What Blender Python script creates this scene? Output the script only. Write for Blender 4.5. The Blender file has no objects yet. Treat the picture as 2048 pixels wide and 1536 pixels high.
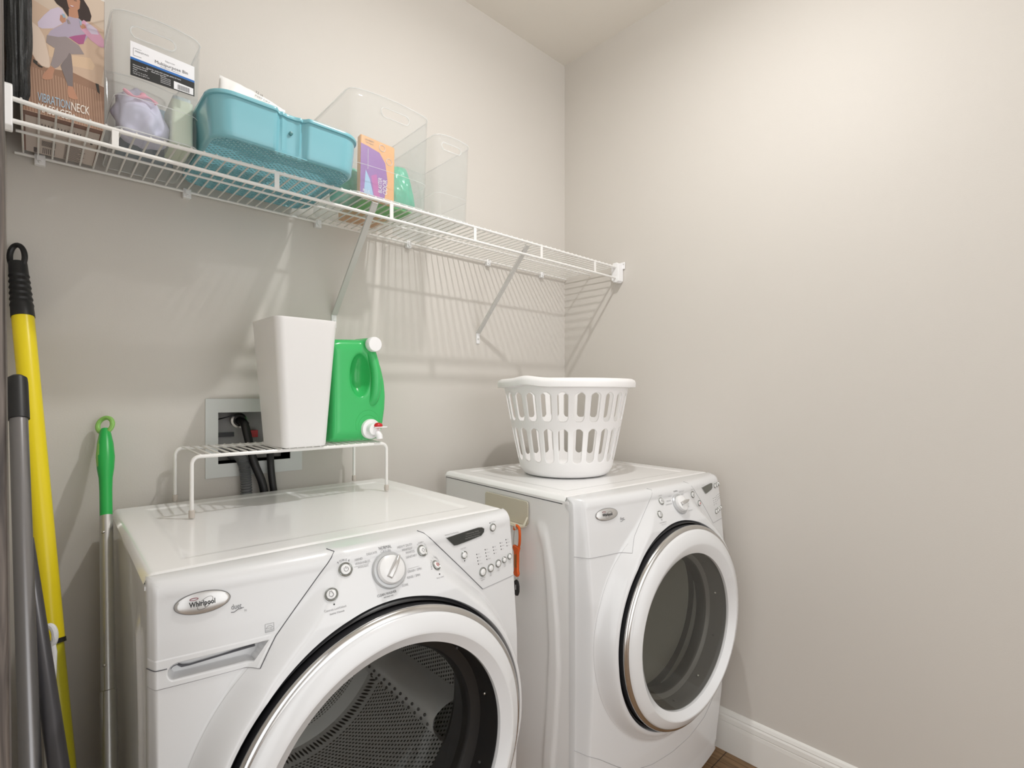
import bpy, bmesh, math, random
from mathutils import Vector, Matrix, noise
random.seed(7)
PI = math.pi
C = bpy.context.scene.collection
sc = bpy.context.scene

# ------------------------------------------------------------------ camera, light, exposure
CAM = (-1.765, -1.545, 1.23)
cam = bpy.data.cameras.new('camera')
cam.sensor_width = 36.0
cam.lens = 36.0 * 1030 / 2048
cam.shift_y = 22.0 / 2048
cam.clip_start = 0.02
co = bpy.data.objects.new('camera', cam); C.objects.link(co)
co.location = CAM
co.rotation_euler = (math.radians(90), 0, -math.radians(42.96))
sc.camera = co

world = bpy.data.worlds.new('world'); sc.world = world; world.use_nodes = True
bg = world.node_tree.nodes['Background']
bg.inputs[0].default_value = (1.0, 1.0, 0.995, 1); bg.inputs[1].default_value = 1.45

LAMP = (-0.87, -0.96, 2.60)
ld = bpy.data.lights.new('ceiling_lamp', 'POINT'); ld.shadow_soft_size = 0.032
ld.energy = 5.8; ld.color = (1.0, 0.99, 0.975)
lo = bpy.data.objects.new('ceiling_lamp', ld); C.objects.link(lo); lo.location = LAMP

l2 = bpy.data.lights.new('ceiling_lamp_dome', 'AREA'); l2.shape = 'DISK'; l2.size = 0.06; l2.energy = 8.0; l2.color = ld.color
lo2 = bpy.data.objects.new('ceiling_lamp_dome', l2); C.objects.link(lo2); lo2.location = (LAMP[0], LAMP[1], LAMP[2] + .005)

sc.view_settings.view_transform = 'Standard'
sc.view_settings.look = 'None'
sc.view_settings.gamma = 1.0
sc.view_settings.use_curve_mapping = False
sc.view_settings.exposure = 0.42
try:
    sc.cycles.max_bounces = 14; sc.cycles.transparent_max_bounces = 40; sc.cycles.diffuse_bounces = 8
except Exception:
    pass

# ------------------------------------------------------------------ materials
MATS = {}
def mat(name, col, rough=0.5, metal=0.0, coat=0.0, trans=0.0, emit=None, bump=None, spec=0.5, sss=0.0, aniso=0.0):
    if name in MATS: return MATS[name]
    m = bpy.data.materials.new(name); m.use_nodes = True
    nt = m.node_tree; b = nt.nodes['Principled BSDF']
    b.inputs['Base Color'].default_value = (*col, 1)
    b.inputs['Roughness'].default_value = rough
    b.inputs['Metallic'].default_value = metal
    b.inputs['Coat Weight'].default_value = coat
    b.inputs['Coat Roughness'].default_value = 0.06
    b.inputs['Specular IOR Level'].default_value = spec
    b.inputs['Transmission Weight'].default_value = trans
    b.inputs['Subsurface Weight'].default_value = sss
    if sss: b.inputs['Subsurface Radius'].default_value = (0.02, 0.02, 0.02)
    if emit:
        b.inputs['Emission Color'].default_value = (*emit[0], 1); b.inputs['Emission Strength'].default_value = emit[1]
    if bump:   # (scale, strength, distance)
        tc = nt.nodes.new('ShaderNodeTexCoord'); nz = nt.nodes.new('ShaderNodeTexNoise'); bp = nt.nodes.new('ShaderNodeBump')
        nz.inputs['Scale'].default_value = bump[0]; nz.inputs['Detail'].default_value = 4
        bp.inputs['Strength'].default_value = bump[1]; bp.inputs['Distance'].default_value = bump[2]
        nt.links.new(tc.outputs['Object'], nz.inputs['Vector']); nt.links.new(nz.outputs['Fac'], bp.inputs['Height'])
        nt.links.new(bp.outputs['Normal'], b.inputs['Normal'])
    MATS[name] = m; return m

def clear_mat(name, tint, body, amount, rough=0.08, gloss=0.12):
    """thin clear plastic or glass: mostly straight-through, some body colour, a fresnel gloss"""
    if name in MATS: return MATS[name]
    m = bpy.data.materials.new(name); m.use_nodes = True; nt = m.node_tree
    for n in list(nt.nodes): nt.nodes.remove(n)
    out = nt.nodes.new('ShaderNodeOutputMaterial')
    tr = nt.nodes.new('ShaderNodeBsdfTransparent'); tr.inputs[0].default_value = (*tint, 1)
    df = nt.nodes.new('ShaderNodeBsdfDiffuse'); df.inputs[0].default_value = (*body, 1)
    tl = nt.nodes.new('ShaderNodeBsdfTranslucent'); tl.inputs[0].default_value = (*body, 1)
    ad = nt.nodes.new('ShaderNodeMixShader'); ad.inputs[0].default_value = .5
    gl = nt.nodes.new('ShaderNodeBsdfGlossy'); gl.inputs['Roughness'].default_value = rough
    m1 = nt.nodes.new('ShaderNodeMixShader'); m1.inputs[0].default_value = amount
    m2 = nt.nodes.new('ShaderNodeMixShader'); lw = nt.nodes.new('ShaderNodeLayerWeight'); lw.inputs['Blend'].default_value = .5
    pw_ = nt.nodes.new('ShaderNodeMath'); pw_.operation = 'POWER'; pw_.inputs[1].default_value = 4.0
    fr = nt.nodes.new('ShaderNodeMath'); fr.operation = 'MULTIPLY_ADD'; fr.inputs[1].default_value = .35; fr.inputs[2].default_value = gloss * .25
    nt.links.new(lw.outputs['Facing'], pw_.inputs[0]); nt.links.new(pw_.outputs[0], fr.inputs[0])
    nt.links.new(df.outputs[0], ad.inputs[1]); nt.links.new(tl.outputs[0], ad.inputs[2])
    nt.links.new(tr.outputs[0], m1.inputs[1]); nt.links.new(ad.outputs[0], m1.inputs[2])
    nt.links.new(fr.outputs[0], m2.inputs[0]); nt.links.new(m1.outputs[0], m2.inputs[1]); nt.links.new(gl.outputs[0], m2.inputs[2])
    nt.links.new(m2.outputs[0], out.inputs[0])
    MATS[name] = m; return m

def wall_mat(name, col, var=0.03, bump=0.08):
    if name in MATS: return MATS[name]
    m = mat(name, col, 0.55, spec=0.35); nt = m.node_tree; b = nt.nodes['Principled BSDF']
    tc = nt.nodes.new('ShaderNodeTexCoord'); nz = nt.nodes.new('ShaderNodeTexNoise'); nz.inputs['Scale'].default_value = 1.7; nz.inputs['Detail'].default_value = 5
    cr = nt.nodes.new('ShaderNodeMixRGB'); cr.inputs[1].default_value = (*[c * (1 - var) for c in col], 1); cr.inputs[2].default_value = (*[min(1, c * (1 + var)) for c in col], 1)
    n2 = nt.nodes.new('ShaderNodeTexNoise'); n2.inputs['Scale'].default_value = 260; n2.inputs['Detail'].default_value = 3
    bp = nt.nodes.new('ShaderNodeBump'); bp.inputs['Strength'].default_value = bump; bp.inputs['Distance'].default_value = 0.002
    nt.links.new(tc.outputs['Object'], nz.inputs['Vector']); nt.links.new(nz.outputs['Fac'], cr.inputs[0]); nt.links.new(cr.outputs[0], b.inputs['Base Color'])
    nt.links.new(tc.outputs['Object'], n2.inputs['Vector']); nt.links.new(n2.outputs['Fac'], bp.inputs['Height']); nt.links.new(bp.outputs[0], b.inputs['Normal'])
    return m

def wood_mat(name, dark, light, axis, scale=1.0, plank=None):
    if name in MATS: return MATS[name]
    m = mat(name, dark, 0.5); nt = m.node_tree; b = nt.nodes['Principled BSDF']
    tc = nt.nodes.new('ShaderNodeTexCoord'); mp = nt.nodes.new('ShaderNodeMapping')
    s = [26 * scale] * 3; s[axis] = 1.6 * scale; mp.inputs['Scale'].default_value = s
    nz = nt.nodes.new('ShaderNodeTexNoise'); nz.inputs['Scale'].default_value = 2.4; nz.inputs['Detail'].default_value = 8; nz.inputs['Distortion'].default_value = 1.2
    cr = nt.nodes.new('ShaderNodeValToRGB'); cr.color_ramp.elements[0].position = .34; cr.color_ramp.elements[1].position = .68
    cr.color_ramp.elements[0].color = (*dark, 1); cr.color_ramp.elements[1].color = (*light, 1)
    nt.links.new(tc.outputs['Object'], mp.inputs[0]); nt.links.new(mp.outputs[0], nz.inputs['Vector']); nt.links.new(nz.outputs['Fac'], cr.inputs[0])
    if plank:
        br = nt.nodes.new('ShaderNodeTexBrick'); br.inputs['Scale'].default_value = 1; br.inputs['Brick Width'].default_value = 1.2; br.inputs['Row Height'].default_value = .15
        br.inputs['Mortar Size'].default_value = .0016; br.inputs['Color1'].default_value = (1, 1, 1, 1); br.inputs['Color2'].default_value = (.78, .78, .78, 1); br.inputs['Mortar'].default_value = (.15, .12, .1, 1)
        mx = nt.nodes.new('ShaderNodeMixRGB'); mx.blend_type = 'MULTIPLY'; mx.inputs[0].default_value = 1
        nt.links.new(tc.outputs['Object'], br.inputs['Vector']); nt.links.new(cr.outputs[0], mx.inputs[1]); nt.links.new(br.outputs[0], mx.inputs[2]); nt.links.new(mx.outputs[0], b.inputs['Base Color'])
    else:
        nt.links.new(cr.outputs[0], b.inputs['Base Color'])
    return m

M_WALL = wall_mat('wall_paint', (0.62, 0.59, 0.55))
M_CEIL = wall_mat('ceiling_paint', (0.78, 0.745, 0.69), bump=0.15)
M_TRIM = mat('trim_paint', (0.80, 0.79, 0.76), 0.3)
M_FLOOR = wood_mat('vinyl_plank', (0.16, 0.085, 0.035), (0.36, 0.22, 0.11), 1, 1.0, plank=True)
M_DOOR = wood_mat('dark_wood', (0.035, 0.026, 0.022), (0.16, 0.13, 0.11), 2, 2.0)
M_ENAM = mat('white_enamel', (0.90, 0.90, 0.905), 0.22, coat=0.5)
M_PANEL = mat('white_panel_plastic', (0.70, 0.705, 0.715), 0.26, coat=0.35)
M_RIM = mat('white_door_plastic', (0.72, 0.725, 0.735), 0.24, coat=0.3)
M_SEAM = mat('seam_shadow_gap', (0.10, 0.10, 0.11), 0.8)
M_SEAML = mat('light_seam_gap', (0.45, 0.45, 0.45), 0.8)
M_CHROME = mat('brushed_chrome', (0.62, 0.61, 0.60), 0.2, metal=1.0)
M_DARKP = mat('dark_plastic', (0.016, 0.016, 0.018), 0.42)
M_GASK = mat('grey_rubber', (0.06, 0.06, 0.065), 0.45)
M_BTN = mat('button_white', (0.78, 0.78, 0.78), 0.2, coat=0.6)
M_BRING = mat('button_ring', (0.35, 0.36, 0.34), 0.25, metal=0.8)
M_DIAL = mat('dial_ring', (0.52, 0.53, 0.54), 0.3, metal=0.3)
M_INK = mat('grey_ink', (0.13, 0.13, 0.14), 0.6)
M_INKL = mat('light_grey_ink', (0.34, 0.34, 0.35), 0.6)
M_BLACK = mat('black_ink', (0.02, 0.02, 0.02), 0.5)
M_DISP = mat('display_glass', (0.035, 0.037, 0.035), 0.12)
M_DISPG = mat('dryer_display_glass', (0.10, 0.105, 0.09), 0.15)
M_DTXT = mat('display_print', (0.25, 0.25, 0.24), 0.5)
M_BADGE = mat('badge_silver', (0.60, 0.59, 0.58), 0.28, metal=0.75)
M_RED = mat('red_plastic', (0.55, 0.015, 0.02), 0.3)
M_WIRE = mat('white_vinyl_coated_wire', (0.80, 0.79, 0.77), 0.32)
M_BRACE = mat('grey_white_steel', (0.62, 0.61, 0.59), 0.35)
M_WPL = mat('white_plastic', (0.80, 0.79, 0.785), 0.35, sss=0.0)
M_BASK = mat('basket_plastic', (0.84, 0.83, 0.83), 0.4)
M_CAP = mat('white_cap', (0.85, 0.85, 0.86), 0.35)
M_RUBF = mat('clear_rubber_foot', (0.55, 0.50, 0.45), 0.5)
M_TEAL = mat('teal_plastic', (0.19, 0.46, 0.53), 0.26, coat=0.4)
M_GLASSW = clear_mat('washer_door_glass', (0.86, 0.86, 0.84), (0.05, 0.05, 0.05), 0.02, 0.02, 0.03)
M_GLASSD = clear_mat('dryer_door_glass', (0.82, 0.81, 0.77), (0.36, 0.36, 0.32), 0.13, 0.03, 0.12)
M_CLEAR = clear_mat('clear_bin_plastic', (0.98, 0.985, 0.985), (0.90, 0.92, 0.93), 0.085, 0.06, 0.08)
M_CLEARE = clear_mat('clear_bin_edge', (0.98, 0.98, 0.98), (0.97, 0.98, 0.98), 0.5, 0.06, 0.15)
M_BAGCL = clear_mat('poly_bag_plastic', (0.97, 0.97, 0.97), (0.95, 0.95, 0.95), 0.55, 0.12, 0.2)
M_BEIGE = mat('beige_plastic', (0.62, 0.58, 0.47), 0.35)
M_ORANGE = mat('orange_anodised', (0.80, 0.13, 0.02), 0.25, metal=0.35)
M_STEEL = mat('plain_steel', (0.55, 0.53, 0.50), 0.28, metal=1.0)
M_BLKR = mat('black_rubber', (0.012, 0.012, 0.013), 0.45)
M_GREYH = mat('grey_corrugated_hose', (0.13, 0.135, 0.14), 0.45)
M_YEL = mat('yellow_handle', (0.82, 0.66, 0.01), 0.3)
M_YEL2 = mat('olive_yellow_tube', (0.55, 0.50, 0.02), 0.3)
M_GRN = mat('green_grip', (0.02, 0.42, 0.08), 0.35)
M_GRN2 = mat('lime_grip', (0.27, 0.55, 0.13), 0.4)
M_ALU = mat('aluminium_tube', (0.62, 0.62, 0.61), 0.3, metal=0.9)
M_GPOLE = mat('grey_painted_tube', (0.24, 0.235, 0.24), 0.28, metal=0.8)
M_DPOLE = mat('dark_grey_tube', (0.07, 0.068, 0.075), 0.3, metal=0.3)
M_DRUM = mat('drum_steel', (0.5, 0.5, 0.5), 0.34, metal=0.8)
M_DRUMD = mat('dryer_drum_enamel', (0.62, 0.62, 0.58), 0.4)
M_LAMPG = mat('lamp_glass', (0.9, 0.9, 0.88), 0.4, emit=((1, 0.95, 0.88), 1.2))

def jug_mat():
    m = mat('green_jug_plastic', (0.045, 0.47, 0.13), 0.25, sss=0.0)
    return m
M_JUG = jug_mat()

# ------------------------------------------------------------------ helpers
def link(name, me, parent=None):
    o = bpy.data.objects.new(name, me); C.objects.link(o)
    if parent is not None: o.parent = parent
    return o
def tag(o, label=None, cat=None, group=None, kind=None):
    if label: o['label'] = label
    if cat: o['category'] = cat
    if group: o['group'] = group
    if kind: o['kind'] = kind
    return o
def empty(name, loc, rz, label, cat, group=None):
    o = bpy.data.objects.new(name, None); C.objects.link(o); o.empty_display_size = .05
    o.location = loc; o.rotation_euler = (0, 0, rz)
    return tag(o, label, cat, group)

class MB:
    def __init__(s): s.v = []; s.f = []; s.m = []; s.sm = []; s.mats = []
    def mi(s, m):
        if m not in s.mats: s.mats.append(m)
        return s.mats.index(m)
    def add(s, vs, fs, m, smooth=True):
        o = len(s.v); s.v += [tuple(v) for v in vs]; k = s.mi(m)
        for f in fs: s.f.append([i + o for i in f]); s.m.append(k); s.sm.append(smooth)
    def box(s, a, b, m, M4=None):
        x0, y0, z0 = a; x1, y1, z1 = b
        vs = [(x0, y0, z0), (x1, y0, z0), (x1, y1, z0), (x0, y1, z0), (x0, y0, z1), (x1, y0, z1), (x1, y1, z1), (x0, y1, z1)]
        if M4 is not None: vs = [M4 @ Vector(v) for v in vs]
        s.add(vs, [(0, 3, 2, 1), (4, 5, 6, 7), (0, 1, 5, 4), (1, 2, 6, 5), (2, 3, 7, 6), (3, 0, 4, 7)], m, False)
    def tube(s, pts, r, m, seg=8, closed=False, caps=True):
        pts = [Vector(p) for p in pts]; n = len(pts)
        rr = r if isinstance(r, (list, tuple)) else [r] * n
        vs = []; up = None
        for i, p in enumerate(pts):
            if closed: t = (pts[(i + 1) % n] - pts[i - 1])
            elif i == 0: t = pts[1] - pts[0]
            elif i == n - 1: t = pts[-1] - pts[-2]
            else: t = (pts[i + 1] - p).normalized() + (p - pts[i - 1]).normalized()
            t = t.normalized() if t.length > 1e-9 else Vector((0, 0, 1))
            if up is None:
                up = Vector((0, 0, 1)) if abs(t.z) < .9 else Vector((1, 0, 0))
            up = (up - t * up.dot(t))
            if up.length < 1e-6: up = t.orthogonal()
            up.normalize(); w = t.cross(up)
            for k in range(seg):
                a = 2 * PI * k / seg
                vs.append(p + (up * math.cos(a) + w * math.sin(a)) * rr[i])
        fs = []
        for i in range(n if closed else n - 1):
            j = (i + 1) % n
            for k in range(seg):
                l = (k + 1) % seg
                fs.append((i * seg + k, i * seg + l, j * seg + l, j * seg + k))
        if caps and not closed:
            fs.append(tuple(range(seg - 1, -1, -1))); fs.append(tuple((n - 1) * seg + k for k in range(seg)))
        s.add(vs, fs, m)
    def lathe(s, prof, m, M4, seg=48, close=False, smooth=True, squash=None):
        """prof: (r, h) revolved about local z of M4"""
        vs = []
        for r, h in prof:
            for k in range(seg):
                a = 2 * PI * k / seg
                vs.append(M4 @ Vector((r * math.cos(a), r * math.sin(a), h)))
        fs = []
        for i in range(len(prof) - 1):
            for k in range(seg):
                l = (k + 1) % seg
                fs.append((i * seg + k, i * seg + l, (i + 1) * seg + l, (i + 1) * seg + k))
        if prof[0][0] < 1e-6 or close: fs.append(tuple(range(seg - 1, -1, -1)))
        if prof[-1][0] < 1e-6 or close: fs.append(tuple((len(prof) - 1) * seg + k for k in range(seg)))
        s.add(vs, fs, m, smooth)
    def grid(s, fn, nu, nv, m, smooth=True, flip=False, wrap=False):
        vs = [fn(i / nu, j / nv) for j in range(nv + 1) for i in range(nu + 1)]
        fs = []
        for j in range(nv):
            for i in range(nu):
                a = j * (nu + 1) + i
                q = (a, a + 1, a + nu + 2, a + nu + 1)
                fs.append(q[::-1] if flip else q)
        s.add(vs, fs, m, smooth)
    def poly(s, pts, m): s.add(pts, [tuple(range(len(pts)))], m, False)
    def ball(s, c, r, m, nu=16, nv=10):
        r = r if isinstance(r, (tuple, list)) else (r, r, r)
        s.grid(lambda u, v: (c[0] + r[0] * math.cos(2 * PI * u) * math.sin(PI * v), c[1] + r[1] * math.sin(2 * PI * u) * math.sin(PI * v), c[2] - r[2] * math.cos(PI * v)), nu, nv, m)
    def build(s, name, parent=None, bevel=0, merge=True, sharp=35, subsurf=0, solid=0, weighted=False):
        me = bpy.data.meshes.new(name); me.from_pydata(s.v, [], s.f)
        for mm in s.mats: me.materials.append(mm)
        for p, k, q in zip(me.polygons, s.m, s.sm): p.material_index = k; p.use_smooth = q
        bm = bmesh.new(); bm.from_mesh(me)
        if merge: bmesh.ops.remove_doubles(bm, verts=bm.verts, dist=1e-5)
        bmesh.ops.recalc_face_normals(bm, faces=bm.faces)
        a = math.radians(sharp)
        for e in bm.edges:
            if len(e.link_faces) == 2:
                try:
                    if e.calc_face_angle() > a: e.smooth = False
                except ValueError: pass
        bm.to_mesh(me); bm.free(); me.update()
        o = link(name, me, parent)
        if bevel:
            md = o.modifiers.new('bevel', 'BEVEL'); md.width = bevel; md.segments = 3; md.limit_method = 'ANGLE'; md.angle_limit = math.radians(50)
            for p in me.polygons: p.use_smooth = True
            md.harden_normals = False
        if solid:
            md = o.modifiers.new('solid', 'SOLIDIFY'); md.thickness = solid; md.offset = 0
        if subsurf:
            md = o.modifiers.new('sub', 'SUBSURF'); md.levels = subsurf; md.render_levels = subsurf
        return o

def apply_mods(o):
    dg = bpy.context.evaluated_depsgraph_get(); dg.update()
    me = bpy.data.meshes.new_from_object(o.evaluated_get(dg)); o.modifiers.clear(); old = o.data; o.data = me
    return o

_tc = {}
def text_geo(txt, size, spacing=1.0, align='LEFT', xscale=1.0, bold=0.0):
    key = (txt, size, spacing, align, xscale, bold)
    if key in _tc: return _tc[key]
    cu = bpy.data.curves.new('t', 'FONT'); cu.body = txt; cu.size = size; cu.space_character = spacing; cu.align_x = align; cu.resolution_u = 2; cu.offset = bold
    o = bpy.data.objects.new('t', cu); C.objects.link(o)
    dg = bpy.context.evaluated_depsgraph_get(); dg.update()
    me = bpy.data.meshes.new_from_object(o.evaluated_get(dg))
    vs = [(v.co.x * xscale, v.co.y) for v in me.vertices]; fs = [tuple(p.vertices) for p in me.polygons]
    bpy.data.objects.remove(o); bpy.data.curves.remove(cu); bpy.data.meshes.remove(me)
    _tc[key] = (vs, fs); return vs, fs
def add_text(mb, txt, size, m, fn, spacing=1.0, align='LEFT', rot=0.0, xscale=1.0, bold=0.0):
    vs, fs = text_geo(txt, size, spacing, align, xscale, bold); c, s = math.cos(rot), math.sin(rot)
    mb.add([fn(x * c - y * s, x * s + y * c) for x, y in vs], fs, m, False)

def sst(a, b, x):
    t = max(0, min(1, (x - a) / (b - a))); return t * t * (3 - 2 * t)
def interp(x, xs, ys):
    if x <= xs[0]: return ys[0]
    for i in range(len(xs) - 1):
        if x <= xs[i + 1]: return ys[i] + (ys[i + 1] - ys[i]) * (x - xs[i]) / (xs[i + 1] - xs[i])
    return ys[-1]
def rrect(x0, y0, x1, y1, r, n=6):
    out = []
    for cx, cy, a0 in ((x1 - r, y0 + r, -90), (x1 - r, y1 - r, 0), (x0 + r, y1 - r, 90), (x0 + r, y0 + r, 180)):
        for k in range(n + 1):
            a = math.radians(a0 + 90 * k / n); out.append((cx + r * math.cos(a), cy + r * math.sin(a)))
    return out
def loft(mb, rings, m, cap0=False, cap1=False, smooth=True):
    n = len(rings[0]); vs = [p for r in rings for p in r]; fs = []
    for i in range(len(rings) - 1):
        for k in range(n):
            l = (k + 1) % n; fs.append((i * n + k, i * n + l, (i + 1) * n + l, (i + 1) * n + k))
    mb.add(vs, fs, m, smooth)
    if cap0: mb.add(rings[0], [tuple(range(n - 1, -1, -1))], m, False)
    if cap1: mb.add(rings[-1], [tuple(range(n))], m, False)
def along(pts, step=None, n=None):
    """resample polyline with catmull-rom"""
    P = [Vector(p) for p in pts]; out = []
    k = n or 8
    for i in range(len(P) - 1):
        p0 = P[i - 1] if i else P[0] * 2 - P[1]; p1 = P[i]; p2 = P[i + 1]; p3 = P[i + 2] if i + 2 < len(P) else P[-1] * 2 - P[-2]
        for j in range(k):
            t = j / k
            out.append(.5 * ((2 * p1) + (-p0 + p2) * t + (2 * p0 - 5 * p1 + 4 * p2 - p3) * t * t + (-p0 + 3 * p1 - 3 * p2 + p3) * t ** 3))
    out.append(P[-1]); return out

# ------------------------------------------------------------------ room
XL, YF, H = -1.805, -3.2, 2.72
def slab(name, boxes, m, **kw):
    b = MB()
    for a, c in boxes: b.box(a, c, m)
    return tag(b.build(name, merge=False, **kw), kind='structure')
slab('floor', [((-3.3, YF - .1, -.05), (.1, .1, 0))], M_FLOOR)
slab('ceiling', [((XL - .1, YF - .1, H), (.1, .1, H + .08))], M_CEIL)
OX0, OX1, OZ0, OZ1 = -1.402, -1.214, 1.045, 1.183       # recessed outlet box opening
slab('wall_back', [((XL - .1, 0, 0), (OX0, .1, H)), ((OX1, 0, 0), (.1, .1, H)), ((OX0, 0, 0), (OX1, .1, OZ0)), ((OX0, 0, OZ1), (OX1, .1, H))], M_WALL)
slab('wall_right', [((0, YF - .1, 0), (.1, 0, H))], M_WALL)
DY0, DY1 = -1.80, -0.93                                  # doorway in the left wall
slab('wall_left', [((XL - .1, DY1, 0), (XL, 0, H)), ((XL - .1, YF, 0), (XL, DY0, H)), ((XL - .1, DY0, 2.06), (XL, DY1, H))], M_WALL)
# dark wooden door frame, slightly out of plumb
b = MB()
xe = lambda z: -1.7837 + (1.583 - z) * .0077
for ya, yb, o in ((-.945, -.905, 0.0),):
    vs = [(xe(0) - .16, ya, 0), (xe(0), ya, 0), (xe(0), yb, 0), (xe(0) - .16, yb, 0), (xe(2.08) - .16, ya, 2.08), (xe(2.08), ya, 2.08), (xe(2.08), yb, 2.08), (xe(2.08) - .16, yb, 2.08)]
    b.add(vs, [(0, 3, 2, 1), (4, 5, 6, 7), (0, 1, 5, 4), (1, 2, 6, 5), (2, 3, 7, 6), (3, 0, 4, 7)], M_DOOR, False)
b.box((-1.94, -1.83, 0), (-1.79, -1.79, 2.08), M_DOOR); b.box((-1.94, -1.83, 2.04), (-1.79, -.905, 2.09), M_DOOR)
tag(b.build('door_1', merge=False, bevel=.002), kind='structure')

def baseboard(name, fn, L):
    prof = [(0, 0), (.014, 0), (.0145, .088), (.0135, .100), (.0125, .1005), (.0135, .104), (.0125, .118), (.0095, .124), (.0100, .127), (.0065, .136), (.003, .140), (0, .141)]
    b = MB(); vs = [fn(t, *p) for t in (0, L) for p in prof]; n = len(prof)
    b.add(vs, [(i, i + 1, n + i + 1, n + i) for i in range(n - 1)], M_TRIM, False)
    return tag(b.build(name), kind='structure')
baseboard('baseboard_right', lambda t, d, z: (-d, YF + t, z), -YF)
baseboard('baseboard_back', lambda t, d, z: (XL + t, -d, z), -XL)
baseboard('baseboard_left', lambda t, d, z: (XL + d, -.90 + t, z), .90)

# ceiling light fixture (its lamp is the disk light just below it)
lf = empty('ceiling_light', (LAMP[0], LAMP[1], 2.635), 0, 'round flush ceiling light in the middle of the laundry closet ceiling', 'ceiling light')
b = MB(); b.lathe([(0, .085), (.09, .085), (.092, .070), (.088, .060)], M_CHROME, Matrix.Identity(4)); b.build('base', lf)
b = MB(); b.lathe([(.086, .063), (.082, .040), (.066, .012), (.050, .002)], M_LAMPG, Matrix.Identity(4)); b.build('lamp_shade', lf)

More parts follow.
